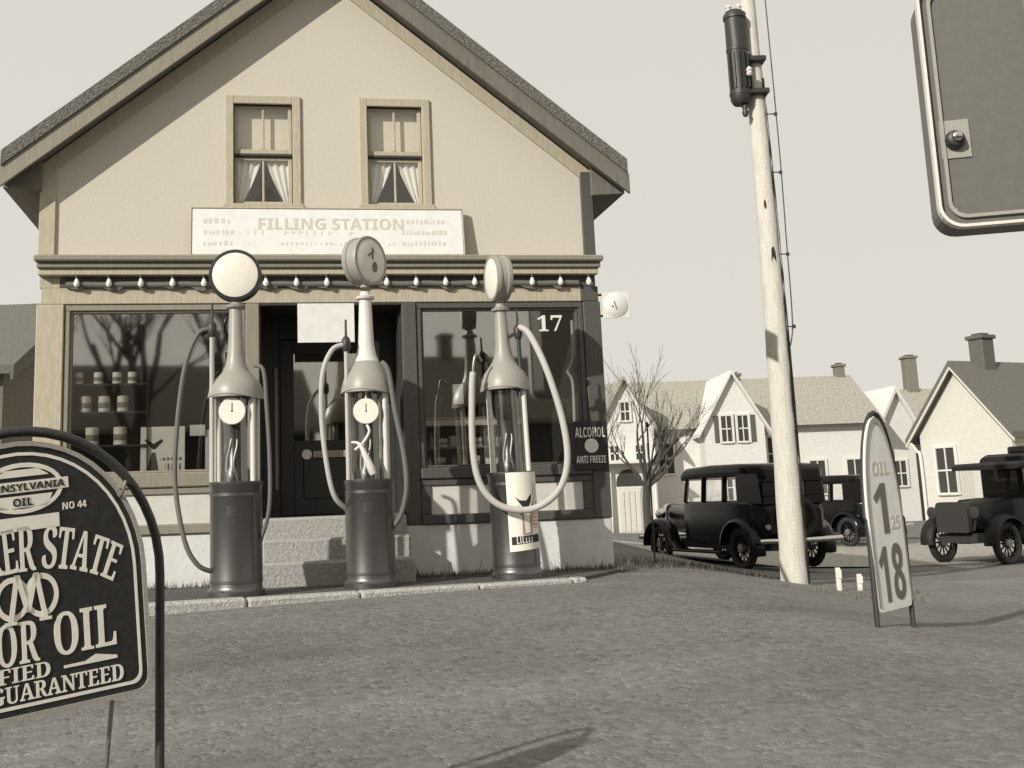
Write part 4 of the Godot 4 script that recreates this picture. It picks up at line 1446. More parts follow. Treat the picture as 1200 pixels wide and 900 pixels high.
# ---------------------------------------------------------------- the utility pole and street bits
func make_pole() -> void:
	var at := Vector3(4.13, 0.0, -14.3)
	var gy := land(at.x, at.z)
	var p := thing("utility_pole", "tall pale wooden utility pole standing beside the parked dark sedan", "pole", at)
	var s := new_st()
	var pts := []
	var rad := []
	for k in 29:
		var t := k / 28.0
		pts.append(Vector3(0.03 * sin(t * 3.0), lerpf(gy - 0.2, 9.4, t), 0.02 * sin(t * 5.0)))
		rad.append(lerpf(0.172, 0.085, t) + 0.004 * sin(k * 2.3))
	tube(s, pts, rad, 22)
	part("shaft", s, M.pole_wood, p)
	s = new_st()
	rng.seed = 62                        # dark strip down the right flank: weather split plus the pole's shaded side, painted
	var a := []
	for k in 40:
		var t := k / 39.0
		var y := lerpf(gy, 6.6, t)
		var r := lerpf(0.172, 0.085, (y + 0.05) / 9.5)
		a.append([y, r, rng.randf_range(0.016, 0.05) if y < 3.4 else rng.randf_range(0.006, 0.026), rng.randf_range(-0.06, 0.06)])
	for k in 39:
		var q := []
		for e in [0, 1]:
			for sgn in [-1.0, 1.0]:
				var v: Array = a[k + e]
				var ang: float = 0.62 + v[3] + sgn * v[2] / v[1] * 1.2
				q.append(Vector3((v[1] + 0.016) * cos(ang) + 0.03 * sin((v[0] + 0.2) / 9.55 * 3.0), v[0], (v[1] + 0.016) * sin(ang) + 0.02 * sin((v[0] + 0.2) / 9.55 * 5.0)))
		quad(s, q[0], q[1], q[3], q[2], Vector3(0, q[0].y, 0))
	part("weather_split_shade", s, M.pole_split_shade, p)
	s = new_st()                         # dark scars where bark and steps were torn off
	for c in [[1.5, 4.15, 0.28, 0.035], [1.9, 4.85, 0.13, 0.018]]:
		var q := []
		for e in [[-1, -0.6], [0.2, -1], [1, -0.3], [0.7, 0.8], [-0.3, 1], [-0.9, 0.3]]:
			var ang: float = c[0] + e[0] * c[3] / 0.15
			var r := lerpf(0.172, 0.085, (c[1] + 0.05) / 9.5) + 0.006
			q.append(Vector3(r * cos(ang) + 0.03 * sin((c[1] + 0.2) / 9.55 * 3.0), c[1] + e[1] * c[2] * 0.5, r * sin(ang) + 0.01))
		for k in range(1, 5):
			tri(s, q[0], q[k], q[k + 1], Vector3(0, c[1], 0))
	part("scar", s, M.pole_split_shade, p)
	# ground wire on standoffs
	s = new_st()
	tube(s, curve([Vector3(0.235, 8.8, 0.05), Vector3(0.26, 5.9, 0.05), Vector3(0.25, 4.4, 0.05), Vector3(0.235, 3.3, 0.05), Vector3(0.17, 2.95, 0.03)], 6), 0.008, 6)
	part("ground_wire", s, M.iron, p)
	for y in [6.1, 5.3, 4.2, 3.25]:
		s = new_st()
		tube(s, [Vector3(0.1, y, 0.05), Vector3(0.27, y, 0.05)], 0.008, 6)
		lathe(s, [[0.0, -0.03], [0.022, -0.02], [0.026, 0.01], [0.0, 0.03]], 10, Transform3D(Basis(), Vector3(0.25, y, 0.05)))
		part("standoff", s, M.iron, p)
	# dark cluster of hardware at the head
	s = new_st()
	lathe(s, [[0.0, 6.22], [0.10, 6.22], [0.13, 6.27], [0.135, 6.34], [0.142, 6.345], [0.142, 6.38], [0.135, 6.385], [0.135, 6.95], [0.142, 6.955], [0.142, 6.99], [0.135, 6.995], [0.135, 7.40], [0.15, 7.41], [0.15, 7.46], [0.11, 7.52], [0.0, 7.54]], 22, Transform3D(Basis(), Vector3(-0.21, 0, 0.12)))
	for k in 6:                          # cooling fins and the drain cock
		var fa := PI * 0.15 + k * 0.42
		box(s, 0.13, 0.165, 6.42, 6.92, -0.008, 0.008, 0.0, Transform3D(Basis(Vector3.UP, -fa), Vector3(-0.21, 0, 0.12)))
	lathe(s, [[0.0, 6.04], [0.03, 6.05], [0.045, 6.1], [0.03, 6.14], [0.045, 6.18], [0.03, 6.23], [0.0, 6.23]], 12, Transform3D(Basis(), Vector3(-0.17, 0, 0.14)))
	box(s, -0.2, 0.16, 6.35, 6.42, -0.2, 0.2, 0.01)
	box(s, -0.16, 0.15, 6.8, 6.87, -0.2, 0.2, 0.01)
	part("transformer", s, M.iron, p)
	for c in [[-0.28, 7.5, 0.12], [-0.15, 7.5, 0.14], [-0.12, 6.55, 0.30]]:
		s = new_st()
		lathe(s, [[0.0, 0.0], [0.03, 0.0], [0.045, 0.03], [0.03, 0.05], [0.045, 0.08], [0.02, 0.12], [0.0, 0.12]], 12, Transform3D(Basis(), Vector3(c[0], c[1], c[2])))
		part("insulator", s, M.cream_enamel, p)
	s = new_st()
	box(s, -0.85, 0.85, 8.86, 8.97, 0.125, 0.225, 0.01)
	part("crossarm", s, M.pole_split_shade, p)
	for x in [-0.75, -0.4, 0.4, 0.75]:
		s = new_st()
		lathe(s, [[0.0, 8.97], [0.012, 8.97], [0.012, 9.03], [0.04, 9.04], [0.045, 9.09], [0.028, 9.11], [0.035, 9.15], [0.0, 9.17]], 12, Transform3D(Basis(), Vector3(x, 0, 0.175)))
		part("insulator", s, M.steel, p)
	for k in 2:
		var x: float = [-0.75, 0.75][k]
		s = new_st()
		var w0 := at + Vector3(x, 9.13, 0.175)
		var w1 := Vector3(-1.5 + x, 9.4, 22.0)
		var line := []
		for i in 25:
			var t := i / 24.0
			line.append(w0.lerp(w1, t) - Vector3(0, 3.2 * t * (1 - t) * 0.6, 0))
		tube(s, line, 0.008, 5)
		tag(part("overhead_wire", s, M.iron, self), "thin overhead wire from the %s end of the pole's crossarm" % ["left", "right"][k], "wire", "wires over the street")
	# a thin iron rod and two stakes near the pole
	s = new_st()
	tube(s, [Vector3(0, -0.1, 0), Vector3(0.01, 1.6, 0)], 0.011, 6)
	lathe(s, [[0.0, 1.59], [0.022, 1.6], [0.022, 1.64], [0.0, 1.66]], 8, Transform3D(Basis(), Vector3(0.01, 0, 0)))
	tag(part("iron_rod", s, M.iron, self, Vector3(2.30, land(2.3, -13.6), -13.6)), "thin dark iron rod standing at the shop's right corner", "rod")
	for k in 2:
		s = new_st()
		var x: float = [4.38, 4.62][k]
		box(s, -0.025, 0.025, -0.1, [0.26, 0.2][k], -0.025, 0.025, 0.006)
		box(s, -0.03, 0.03, [0.14, 0.1][k], [0.24, 0.18][k], 0.026, 0.032, 0.0)
		tag(part("survey_stake", s, M.sign_cream, self, Vector3(x, land(x, -13.4), -13.4)), ["taller pale stake in the dirt right of the pole's foot", "shorter pale stake in the dirt, farther right of the pole"][k], "stake")

# ---------------------------------------------------------------- vehicles (local x forward, z to the right)
func wheel(parent: Node3D, x: float, z: float, r: float, turn := 0.0) -> void:
	var t := Transform3D(Basis(Vector3.UP, turn) * Basis(Vector3.RIGHT, PI / 2), Vector3(x, r, z))
	var s := new_st()
	var prof := []
	for k in 17:
		var a := -PI / 2 + TAU * k / 16.0 - PI / 2
		prof.append([r - 0.065 - 0.065 * cos(-a) * 1.0, 0.062 * sin(-a)])
	lathe(s, prof, 32, t)
	var o := part("wheel", new_st_disc(r, t), M.car_paint, parent)
	part("tyre", s, M.rubber, o)
	var hb := new_st()
	lathe(hb, [[0.0, -0.07], [0.075, -0.065], [0.08, 0.0], [0.075, 0.065], [0.0, 0.07]], 16, t)
	part("hub_cap", hb, M.steel, o)

func new_st_disc(r: float, t: Transform3D) -> SurfaceTool:
	var s := new_st()
	lathe(s, [[r - 0.15, -0.035], [r - 0.10, -0.04], [r - 0.09, 0.0], [r - 0.10, 0.04], [r - 0.15, 0.035]], 32, t)
	for k in 12:
		var a := TAU * k / 12.0
		var p0 := t * Vector3(0.06 * cos(a), 0.0, 0.06 * sin(a))
		var p1 := t * Vector3((r - 0.11) * cos(a), 0.0, (r - 0.11) * sin(a))
		tube(s, [p0, p1], 0.016, 6)
	return s

func fender(parent: Node3D, cx: float, cy: float, r: float, a0: float, a1: float, z: float, w: float, m: Material, tail := []) -> void:
	var rings := []
	var n := 16
	for k in n + 1:
		var a := deg_to_rad(lerpf(a0, a1, k / float(n)))
		var c := Vector3(cx + r * cos(a), cy + r * sin(a), z)
		var out := Vector3(cos(a), sin(a), 0)
		var ring := []
		for j in 7:
			var u := j / 6.0 * 2.0 - 1.0
			ring.append(c + Vector3(0, 0, u * w) + out * (0.05 * (1.0 - u * u)))
		for j in 7:
			var u := 1.0 - j / 6.0 * 2.0
			ring.append(c + Vector3(0, 0, u * w) + out * (0.05 * (1.0 - u * u) - 0.025))
		rings.append(ring)
	for e in tail:
		var ring := []
		for j in 7:
			var u := j / 6.0 * 2.0 - 1.0
			ring.append(Vector3(e.x, e.y, z + u * w))
		for j in 7:
			var u := 1.0 - j / 6.0 * 2.0
			ring.append(Vector3(e.x - 0.004, e.y - 0.022, z + u * w))
		rings.append(ring)
	var s := new_st()
	loft(s, rings)
	part("fender", s, m, parent)

func make_sedan() -> Node3D:
	var c := thing("sedan", "dark nineteen-thirties sedan parked behind the utility pole, seen from its rear", "car")
	var m: Material = M.car_paint
	var s := new_st()
	loft(s, [ring_x(-1.92, 0.50, 0.62, 1.04, 0.1), ring_x(-1.86, 0.60, 0.52, 1.12, 0.1), ring_x(-1.5, 0.67, 0.47, 1.15, 0.06), ring_x(-0.6, 0.69, 0.45, 1.16, 0.05), ring_x(0.2, 0.68, 0.45, 1.16, 0.05), ring_x(0.55, 0.62, 0.47, 1.16, 0.08)])
	var body := part("body", s, m, c)
	s = new_st()
	loft(s, [ring_x(0.55, 0.58, 0.55, 1.15, 0.14), ring_x(0.75, 0.50, 0.58, 1.13, 0.14), ring_x(1.72, 0.31, 0.62, 1.10, 0.12)])
	part("hood", s, m, c)
	s = new_st()
	loft(s, [ring_x(1.72, 0.325, 0.58, 1.13, 0.12), ring_x(1.84, 0.325, 0.58, 1.13, 0.12)])
	part("radiator", s, M.chrome, c)
	# greenhouse: roof on pillars, closed quarters at the back
	s = new_st()
	loft(s, [ring_x(-1.94, 0.54, 1.50, 1.64, 0.05), ring_x(-1.88, 0.62, 1.53, 1.73, 0.06), ring_x(-1.3, 0.65, 1.56, 1.78, 0.07), ring_x(-0.4, 0.65, 1.57, 1.79, 0.07), ring_x(0.45, 0.63, 1.56, 1.76, 0.07), ring_x(0.62, 0.61, 1.54, 1.68, 0.05)])
	part("roof", s, m, c)
	for z in [-1.0, 1.0]:
		for q in [[Vector3(0.52, 1.14, z * 0.60), Vector3(0.44, 1.60, z * 0.57), 0.06, 0.06], [Vector3(-0.16, 1.15, z * 0.645), Vector3(-0.16, 1.60, z * 0.60), 0.04, 0.09], [Vector3(-0.82, 1.15, z * 0.645), Vector3(-0.82, 1.60, z * 0.60), 0.04, 0.09]]:
			s = new_st()
			bar(s, q[0], q[1], q[2], q[3])
			part("pillar", s, m, c)
		s = new_st()
		prism(s, [Vector2(-1.88, 1.10), Vector2(-1.22, 1.14), Vector2(-1.22, 1.60), Vector2(-1.84, 1.60)], z * 0.62 - 0.03, z * 0.62 + 0.03)
		part("rear_quarter", s, m, c)
	s = new_st()
	box(s, -1.91, -1.86, 1.08, 1.22, -0.6, 0.6, 0.01)
	box(s, -1.90, -1.85, 1.45, 1.56, -0.58, 0.58, 0.01)
	box(s, -1.905, -1.855, 1.22, 1.45, -0.6, -0.24, 0.01)
	box(s, -1.905, -1.855, 1.22, 1.45, 0.24, 0.6, 0.01)
	part("rear_panel", s, m, c)
	for z in [-1.0, 1.0]:
		for w in [[0.44, -0.11], [-0.21, -0.77], [-0.87, -1.22]]:
			s = new_st()
			var y0 := 1.16
			quad(s, Vector3(w[0], y0, z * 0.63), Vector3(w[1], y0, z * 0.63), Vector3(w[1], 1.57, z * 0.59), Vector3(w[0] - 0.05, 1.57, z * 0.59), Vector3(w[0], y0, 0))
			part("side_window", s, M.car_glass, c)
	s = new_st()
	quad(s, Vector3(0.56, 1.16, -0.57), Vector3(0.56, 1.16, 0.57), Vector3(0.48, 1.57, 0.54), Vector3(0.48, 1.57, -0.54), Vector3(0, 1.3, 0))
	part("windshield", s, M.car_glass, c)
	s = new_st()
	box(s, -1.885, -1.88, 1.22, 1.45, -0.24, 0.24, 0.0)
	part("rear_window", s, M.car_glass, c)
	for z in [-1.0, 1.0]:
		fender(c, 1.35, 0.38, 0.44, -5, 165, z * 0.68, 0.15, m, [Vector2(0.72, 0.34), Vector2(0.55, 0.30)])
		fender(c, -1.35, 0.38, 0.46, 5, 195, z * 0.70, 0.15, m)
		boxpart("running_board", c, m, -0.9, 0.75, 0.27, 0.31, z * 0.70 - 0.14, z * 0.70 + 0.14)
		wheel(c, 1.35, z * 0.68, 0.37)
		wheel(c, -1.35, z * 0.68, 0.37)
		s = new_st()
		lathe(s, [[0.0, -0.12], [0.06, -0.1], [0.105, -0.03], [0.115, 0.0], [0.0, 0.02]], 20, Transform3D(Basis(Vector3.BACK, -PI / 2), Vector3(1.72, 0.93, z * 0.45)))
		tube(s, [Vector3(1.66, 0.86, z * 0.45), Vector3(1.66, 0.6, z * 0.40)], 0.02, 6)
		part("headlight", s, M.chrome, c)
		s = new_st()
		lathe(s, [[0.0, -0.05], [0.04, -0.04], [0.045, 0.0], [0.0, 0.01]], 12, Transform3D(Basis(Vector3.BACK, PI / 2), Vector3(-1.93, 0.72, z * 0.55)))
		part("tail_lamp", s, M.tan_enamel, c)
	boxpart("undercarriage", c, M.iron, -1.7, 1.6, 0.32, 0.47, -0.38, 0.38)
	s = new_st()
	tube(s, curve([Vector3(-2.02, 0.50, -0.80), Vector3(-2.12, 0.50, -0.5), Vector3(-2.14, 0.50, 0.0), Vector3(-2.12, 0.50, 0.5), Vector3(-2.02, 0.50, 0.80)], 4), 0.045, 8)
	bar(s, Vector3(-2.12, 0.5, 0.35), Vector3(-1.7, 0.45, 0.35), 0.04, 0.05)
	bar(s, Vector3(-2.12, 0.5, -0.35), Vector3(-1.7, 0.45, -0.35), 0.04, 0.05)
	part("bumper", s, M.chrome, c)
	s = new_st()
	tube(s, [Vector3(2.02, 0.5, -0.78), Vector3(2.1, 0.5, 0.0), Vector3(2.02, 0.5, 0.78)], 0.045, 8)
	bar(s, Vector3(2.08, 0.5, 0.3), Vector3(1.6, 0.45, 0.3), 0.04, 0.05)
	bar(s, Vector3(2.08, 0.5, -0.3), Vector3(1.6, 0.45, -0.3), 0.04, 0.05)
	part("bumper", s, M.chrome, c)
	# spare wheel on the back, tilted with the panel
	s = new_st()
	var prof := []
	for k in 17:
		var a := TAU * k / 16.0
		prof.append([0.28 + 0.075 * cos(-a), 0.07 * sin(-a)])
	var tt := Transform3D(Basis(Vector3.BACK, PI / 2 + 0.12), Vector3(-2.0, 0.84, 0.0))
	lathe(s, prof, 28, tt)
	var sp := part("spare_wheel", s, M.rubber, c)
	s = new_st()
	lathe(s, [[0.0, -0.03], [0.22, -0.03], [0.22, 0.03], [0.07, 0.05], [0.0, 0.06]], 24, tt)
	part("rim", s, m, sp)
	return c

func make_truck() -> Node3D:
	var c := thing("delivery_truck", "dark boxy delivery truck parked in front of the gabled house, facing left", "truck")
	var m: Material = M.truck_paint
	var s := new_st()
	loft(s, [ring_x(0.95, 0.52, 0.68, 1.22, 0.14), ring_x(1.2, 0.46, 0.68, 1.2, 0.14), ring_x(2.02, 0.34, 0.68, 1.16, 0.12)])
	part("hood", s, m, c)
	s = new_st()
	loft(s, [ring_x(2.02, 0.35, 0.62, 1.2, 0.1), ring_x(2.14, 0.35, 0.62, 1.2, 0.1)])
	part("radiator", s, M.iron, c)
	s = new_st()
	loft(s, [ring_x(0.95, 0.72, 0.52, 1.22, 0.06), ring_x(0.3, 0.78, 0.52, 1.24, 0.04), ring_x(-0.1, 0.78, 0.52, 1.24, 0.04)])
	part("cab", s, m, c)
	s = new_st()
	loft(s, [ring_x(0.99, 0.74, 1.80, 1.88, 0.04), ring_x(0.9, 0.78, 1.80, 1.93, 0.06), ring_x(-0.1, 0.80, 1.80, 1.96, 0.06)])
	part("cab_roof", s, m, c)
	for z in [-1.0, 1.0]:
		for q in [[0.93, 0.70], [0.3, 0.75]]:
			s = new_st()
			bar(s, Vector3(q[0], 1.2, z * q[1]), Vector3(q[0], 1.82, z * q[1]), 0.07, 0.07)
			part("pillar", s, m, c)
	for z in [-1.0, 1.0]:
		s = new_st()
		quad(s, Vector3(0.88, 1.23, z * 0.73), Vector3(0.34, 1.23, z * 0.73), Vector3(0.34, 1.81, z * 0.73), Vector3(0.88, 1.81, z * 0.73), Vector3(0.5, 1.5, 0))
		part("side_window", s, M.car_glass, c)
	s = new_st()
	quad(s, Vector3(0.95, 1.22, -0.66), Vector3(0.95, 1.22, 0.66), Vector3(0.95, 1.81, 0.66), Vector3(0.95, 1.81, -0.66), Vector3(0, 1.5, 0))
	part("windshield", s, M.car_glass, c)
	s = new_st()
	loft(s, [ring_x(-0.12, 0.88, 0.62, 2.06, 0.1), ring_x(-0.3, 0.9, 0.62, 2.12, 0.1), ring_x(-1.98, 0.9, 0.62, 2.12, 0.1), ring_x(-2.06, 0.88, 0.64, 2.08, 0.08)])
	part("box_body", s, m, c)
	s = new_st()
	loft(s, [ring_x(-0.45, 0.4, 2.1, 2.16, 0.03), ring_x(-0.55, 0.5, 2.1, 2.27, 0.05), ring_x(-0.95, 0.5, 2.1, 2.24, 0.05), ring_x(-1.05, 0.4, 2.1, 2.16, 0.03)])
	part("roof_bundle", s, m, c)
	for z in [-0.906, 0.906]:
		for x in [-0.7, -1.2, -1.7]:
			boxpart("box_rib", c, m, x - 0.03, x + 0.03, 0.7, 2.0, z - 0.012, z + 0.012, 0.003)
	for z in [-1.0, 1.0]:
		fender(c, 1.55, 0.42, 0.48, -5, 170, z * 0.70, 0.15, m, [Vector2(0.9, 0.38), Vector2(0.7, 0.36)])
		fender(c, -1.5, 0.42, 0.50, 5, 175, z * 0.76, 0.14, m)
		boxpart("running_board", c, m, -0.9, 0.9, 0.34, 0.38, z * 0.72 - 0.13, z * 0.72 + 0.13)
		wheel(c, 1.55, z * 0.70, 0.41)
		wheel(c, -1.5, z * 0.76, 0.41)
		s = new_st()
		lathe(s, [[0.0, -0.12], [0.06, -0.1], [0.105, -0.03], [0.115, 0.0], [0.0, 0.02]], 20, Transform3D(Basis(Vector3.BACK, -PI / 2), Vector3(2.1, 1.0, z * 0.46)))
		tube(s, [Vector3(2.02, 0.93, z * 0.46), Vector3(2.0, 0.66, z * 0.36)], 0.02, 6)
		part("headlight", s, M.iron, c)
	boxpart("chassis", c, M.iron, -2.0, 2.0, 0.42, 0.6, -0.4, 0.4)
	s = new_st()
	lathe(s, [[0.0, 0.0], [0.09, 0.0], [0.085, 0.008], [0.0, 0.01]], 20, Transform3D(Basis(Vector3.RIGHT, -PI / 2), Vector3(0.55, 0.92, -0.785)))
	part("door_emblem", s, M.tan_trim, c)
	return c

func set_car(o: Node3D, x: float, z: float, heading: Vector2, label: String, group := "cars parked along the side street") -> void:
	var ang := atan2(-heading.y, heading.x)
	o.position = Vector3(x, land(x, z), z)
	o.rotation.y = ang
	o.set_meta("label", label)
	o.set_meta("group", group)

func make_vehicles() -> void:
	var car := make_sedan()
	var h := Vector2(-0.34, -0.94).normalized()
	var axle := Vector2(-h.y, h.x)      # the right-hand side
	var rear_mid := Vector2(4.77, -19.3) + axle * 0.67
	var ctr := rear_mid + h * 1.35
	set_car(car, ctr.x, ctr.y, h, "dark sedan parked behind the utility pole, seen from its rear corner")
	var far := car.duplicate()
	far.name = numbered("sedan")
	add_child(far)
	set_car(far, 9.75, -30.2, Vector2(-0.45, -0.9).normalized(), "smaller-looking far dark sedan between the pole and the price sign")
	var tr := make_truck()
	var th := Vector2(-0.87, 0.5)
	var tc := Vector2(9.05, -21.74) + Vector2(0.5, 0.87) * 0.70 - th * 1.55
	set_car(tr, tc.x, tc.y, th, "dark boxy delivery truck parked before the gabled house at right", "")
	tr.remove_meta("group")
	tr.scale = Vector3.ONE * 0.95

# ---------------------------------------------------------------- houses
# front gable at local z = 0, the house runs back along -z; x is across
func make_house(called: String, label: String, at: Vector3, turn: float, w: float, deep: float, eave: float, rise: float, wall: Material, roof: Material, front: Array, right: Array, over := 0.3, base := -0.4) -> Node3D:
	var h := thing(called, label, "house", at, turn)
	var s := new_st()
	prism(s, [Vector2(-w, base), Vector2(w, base), Vector2(w, eave), Vector2(0, eave + rise), Vector2(-w, eave)], -deep, 0.0)
	part("wall", s, wall, h)
	var k := rise / w
	for side in [-1.0, 1.0]:
		s = new_st()
		var e := Vector2(side * (w + over), eave - over * k)
		var p := Vector2(0, eave + rise)
		prism(s, [p + Vector2(0, 0.012), p + Vector2(0, 0.17), e + Vector2(0, 0.17), e + Vector2(0, 0.012)], -deep - over, over)
		var r := part("roof", s, roof, h)
		s = new_st()
		prism(s, [p + Vector2(side * 0.01, -0.10), p + Vector2(side * 0.01, 0.01), e + Vector2(side * 0.01, 0.01), e + Vector2(side * 0.01, -0.10)], over - 0.05, over - 0.01)
		part("rake_board", s, wall, r)
	for v in front:
		house_window(h, Transform3D(Basis(), Vector3(v[0], v[1], 0.0)), v[2], v[3], v[4] if v.size() > 4 else 0.0)
	for v in right:
		house_window(h, Transform3D(Basis(Vector3.UP, PI / 2), Vector3(w, v[1], -v[0])), v[2], v[3], v[4] if v.size() > 4 else 0.0)
	return h

func house_window(h: Node3D, t: Transform3D, w: float, tall: float, shutters := 0.0) -> void:
	var s := new_st()
	box(s, -w - 0.1, -w, -0.08, tall + 0.1, 0.003, 0.06, 0.01, t)
	box(s, w, w + 0.1, -0.08, tall + 0.1, 0.003, 0.06, 0.01, t)
	box(s, -w, w, tall, tall + 0.1, 0.003, 0.058, 0.01, t)
	box(s, -w, w, -0.08, 0.0, 0.003, 0.09, 0.01, t)
	box(s, -w, w, tall * 0.5 - 0.025, tall * 0.5 + 0.025, 0.015, 0.05, 0.0, t)
	box(s, -0.02, 0.02, 0.0, tall, 0.014, 0.045, 0.0, t)
	var o := part("window", s, M.far_white, h)
	s = new_st()
	box(s, -w, w, 0.0, tall, 0.004, 0.012, 0.0, t)
	part("pane", s, M.far_dark, o)
	if shutters > 0.0:
		for sd in [-1.0, 1.0]:
			s = new_st()
			box(s, sd * (w + 0.11), sd * (w + 0.11 + shutters), -0.03, tall + 0.03, 0.004, 0.05, 0.008, t)
			part("shutter", s, M.shutter, o)

func chimney(parent: Node3D, x0: float, x1: float, y0: float, y1: float, z0: float, z1: float, m: Material) -> void:
	var s := new_st()
	box(s, x0, x1, y0, y1 - 0.12, z0, z1, 0.02)
	box(s, x0 - 0.06, x1 + 0.06, y1 - 0.12, y1, z0 - 0.06, z1 + 0.06, 0.02)
	var o := part("chimney", s, m, parent)
	boxpart("flue", o, M.far_dark, x0 + 0.08, x1 - 0.08, y1 + 0.002, y1 + 0.06, z0 + 0.08, z1 - 0.08)

func make_houses() -> void:
	# the gabled house at the right, its near corner towards us
	var corner := Vector3(15.45, -0.22, -31.5)
	var turn := deg_to_rad(-65.0)
	var w := 1.6
	var ax := Vector3(cos(turn), 0, -sin(turn))
	var hr := make_house("gabled_house", "pale house with dark gable roof and square chimney, behind the delivery truck", corner - ax * w, turn, w, 9.0, 2.95, 1.85, M.far_cream, M.shingle, [[-0.7, 1.15, 0.33, 1.3]], [[2.0, 1.0, 0.4, 1.4], [4.5, 1.0, 0.4, 1.4], [7.0, 1.0, 0.4, 1.4]])
	chimney(hr, -0.25, 0.25, 4.2, 5.75, -1.4, -0.9, M.brick)
	var dp := new_st()
	tube(dp, curve([Vector3(-1.8, 2.65, 0.2), Vector3(-1.65, 2.4, 0.12), Vector3(-1.57, 2.1, 0.08), Vector3(-1.57, -0.3, 0.08)], 4), 0.05, 8)
	part("downspout", dp, M.far_white, hr)
	# long white house across the green: eaves front with a cross gable
	var lh := thing("long_house", "long white house with brown roof and shuttered cross gable behind the tree", "house", Vector3(6.3, -0.22, -46.0), 0.0)
	var s := new_st()
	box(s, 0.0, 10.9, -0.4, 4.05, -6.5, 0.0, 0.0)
	part("wall", s, M.far_white, lh)
	s = new_st()
	prism(s, [Vector2(0.45, 3.95), Vector2(-6.95, 3.95), Vector2(-3.25, 6.25)], -11.1, 0.35, Transform3D(Basis(Vector3.UP, PI / 2), Vector3(0, 0, 0)) * Transform3D(Basis(Vector3.UP, PI), Vector3.ZERO))
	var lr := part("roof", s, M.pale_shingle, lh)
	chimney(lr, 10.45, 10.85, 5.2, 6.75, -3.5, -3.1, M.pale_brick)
	chimney(lr, 6.0, 6.25, 5.9, 6.5, -3.4, -3.1, M.pale_brick)
	# cross gable
	s = new_st()
	prism(s, [Vector2(3.55, -0.4), Vector2(5.95, -0.4), Vector2(5.95, 3.95), Vector2(4.75, 6.0), Vector2(3.55, 3.95)], -3.0, 1.2)
	var cg := part("cross_gable", s, M.far_white, lh)
	for side in [-1.0, 1.0]:
		s = new_st()
		prism(s, [Vector2(4.75, 6.02), Vector2(4.75, 6.17), Vector2(4.75 + side * 1.45, 3.69), Vector2(4.75 + side * 1.45, 3.54)], -3.0, 1.45)
		part("gable_roof", s, M.far_white, cg)
	for v in [[4.45, 3.35, 0.2, 1.0, 0.18], [5.1, 3.35, 0.2, 1.0, 0.18], [4.3, 0.9, 0.22, 1.3, 0.0], [5.1, 0.9, 0.22, 1.3, 0.0]]:
		house_window(lh, Transform3D(Basis(), Vector3(v[0], v[1], 1.2)), v[2], v[3], v[4])
	for v in [[2.2, 2.2, 0.3, 1.2, 0.0], [6.6, 2.2, 0.25, 1.3, 0.2], [8.3, 1.2, 0.3, 1.3, 0.0], [9.8, 1.2, 0.3, 1.3, 0.0]]:
		house_window(lh, Transform3D(Basis(), Vector3(v[0], v[1], 0.0)), v[2], v[3], v[4])
	# porch at the left end
	s = new_st()
	prism(s, [Vector2(-0.7, -0.4), Vector2(1.5, -0.4), Vector2(1.5, 4.0), Vector2(0.4, 5.9), Vector2(-0.7, 4.0)], -2.0, 1.6)
	var pg := part("porch_gable", s, M.far_white, lh)
	for side in [-1.0, 1.0]:
		s = new_st()
		prism(s, [Vector2(0.4, 5.92), Vector2(0.4, 6.05), Vector2(0.4 + side * 1.35, 3.72), Vector2(0.4 + side * 1.35, 3.58)], -2.0, 1.85)
		part("porch_roof", s, M.pale_shingle, pg)
	for v in [[-0.1, 2.75, 0.16, 0.55, 0.0], [0.9, 2.75, 0.16, 0.55, 0.0], [0.4, 4.3, 0.16, 0.7, 0.0]]:
		house_window(lh, Transform3D(Basis(), Vector3(v[0], v[1], 1.6)), v[2], v[3], v[4])
	s = new_st()
	var arch := [Vector2(-0.1, 1.75), Vector2(0.9, 1.75)]
	for k in 9:
		arch.append(Vector2(0.4 + 0.5 * cos(PI * k / 8.0), 1.9 + 0.5 * sin(PI * k / 8.0)))
	prism(s, arch, 1.603, 1.64)
	part("fanlight", s, M.far_dark, pg)
	s = new_st()
	box(s, -0.05, 0.85, -0.2, 1.7, 1.603, 1.66, 0.01)
	for k in 4: box(s, 0.02 + 0.21 * k, 0.16 + 0.21 * k, 0.0, 1.55, 1.661, 1.69, 0.01)
	part("door", s, M.far_cream, lh)
	s = new_st()
	for x in [-0.55, 1.35]:
		lathe(s, [[0.0, -0.3], [0.09, -0.3], [0.07, 2.5], [0.1, 2.6], [0.0, 2.6]], 12, Transform3D(Basis(), Vector3(x, 0, 2.0)))
	box(s, -0.75, 1.55, 2.6, 2.72, 1.61, 2.2, 0.01)
	part("porch_columns", s, M.far_white, lh)
	# small white gable in the gap between the two houses
	make_house("white_shed", "small white gabled shed peeping out above the price sign", Vector3(18.4, -0.22, -47.2), deg_to_rad(8), 0.75, 5.0, 4.0, 1.35, M.far_white, M.far_white, [[0.0, 1.4, 0.25, 1.0]], [])
	make_house("brown_roofed_house", "house with brown roof and small chimney behind the gabled house at right", Vector3(20.0, -0.22, -52.0), deg_to_rad(-90), 4.0, 14.0, 3.3, 2.3, M.far_cream, M.pale_shingle, [[0.0, 1.2, 0.4, 1.3]], [[2, 1.2, 0.4, 1.3], [6, 1.2, 0.4, 1.3]])
	var ch := get_node("brown_roofed_house")
	chimney(ch, -0.3, 0.3, 5.2, 7.3, -1.4, -0.9, M.pale_brick)
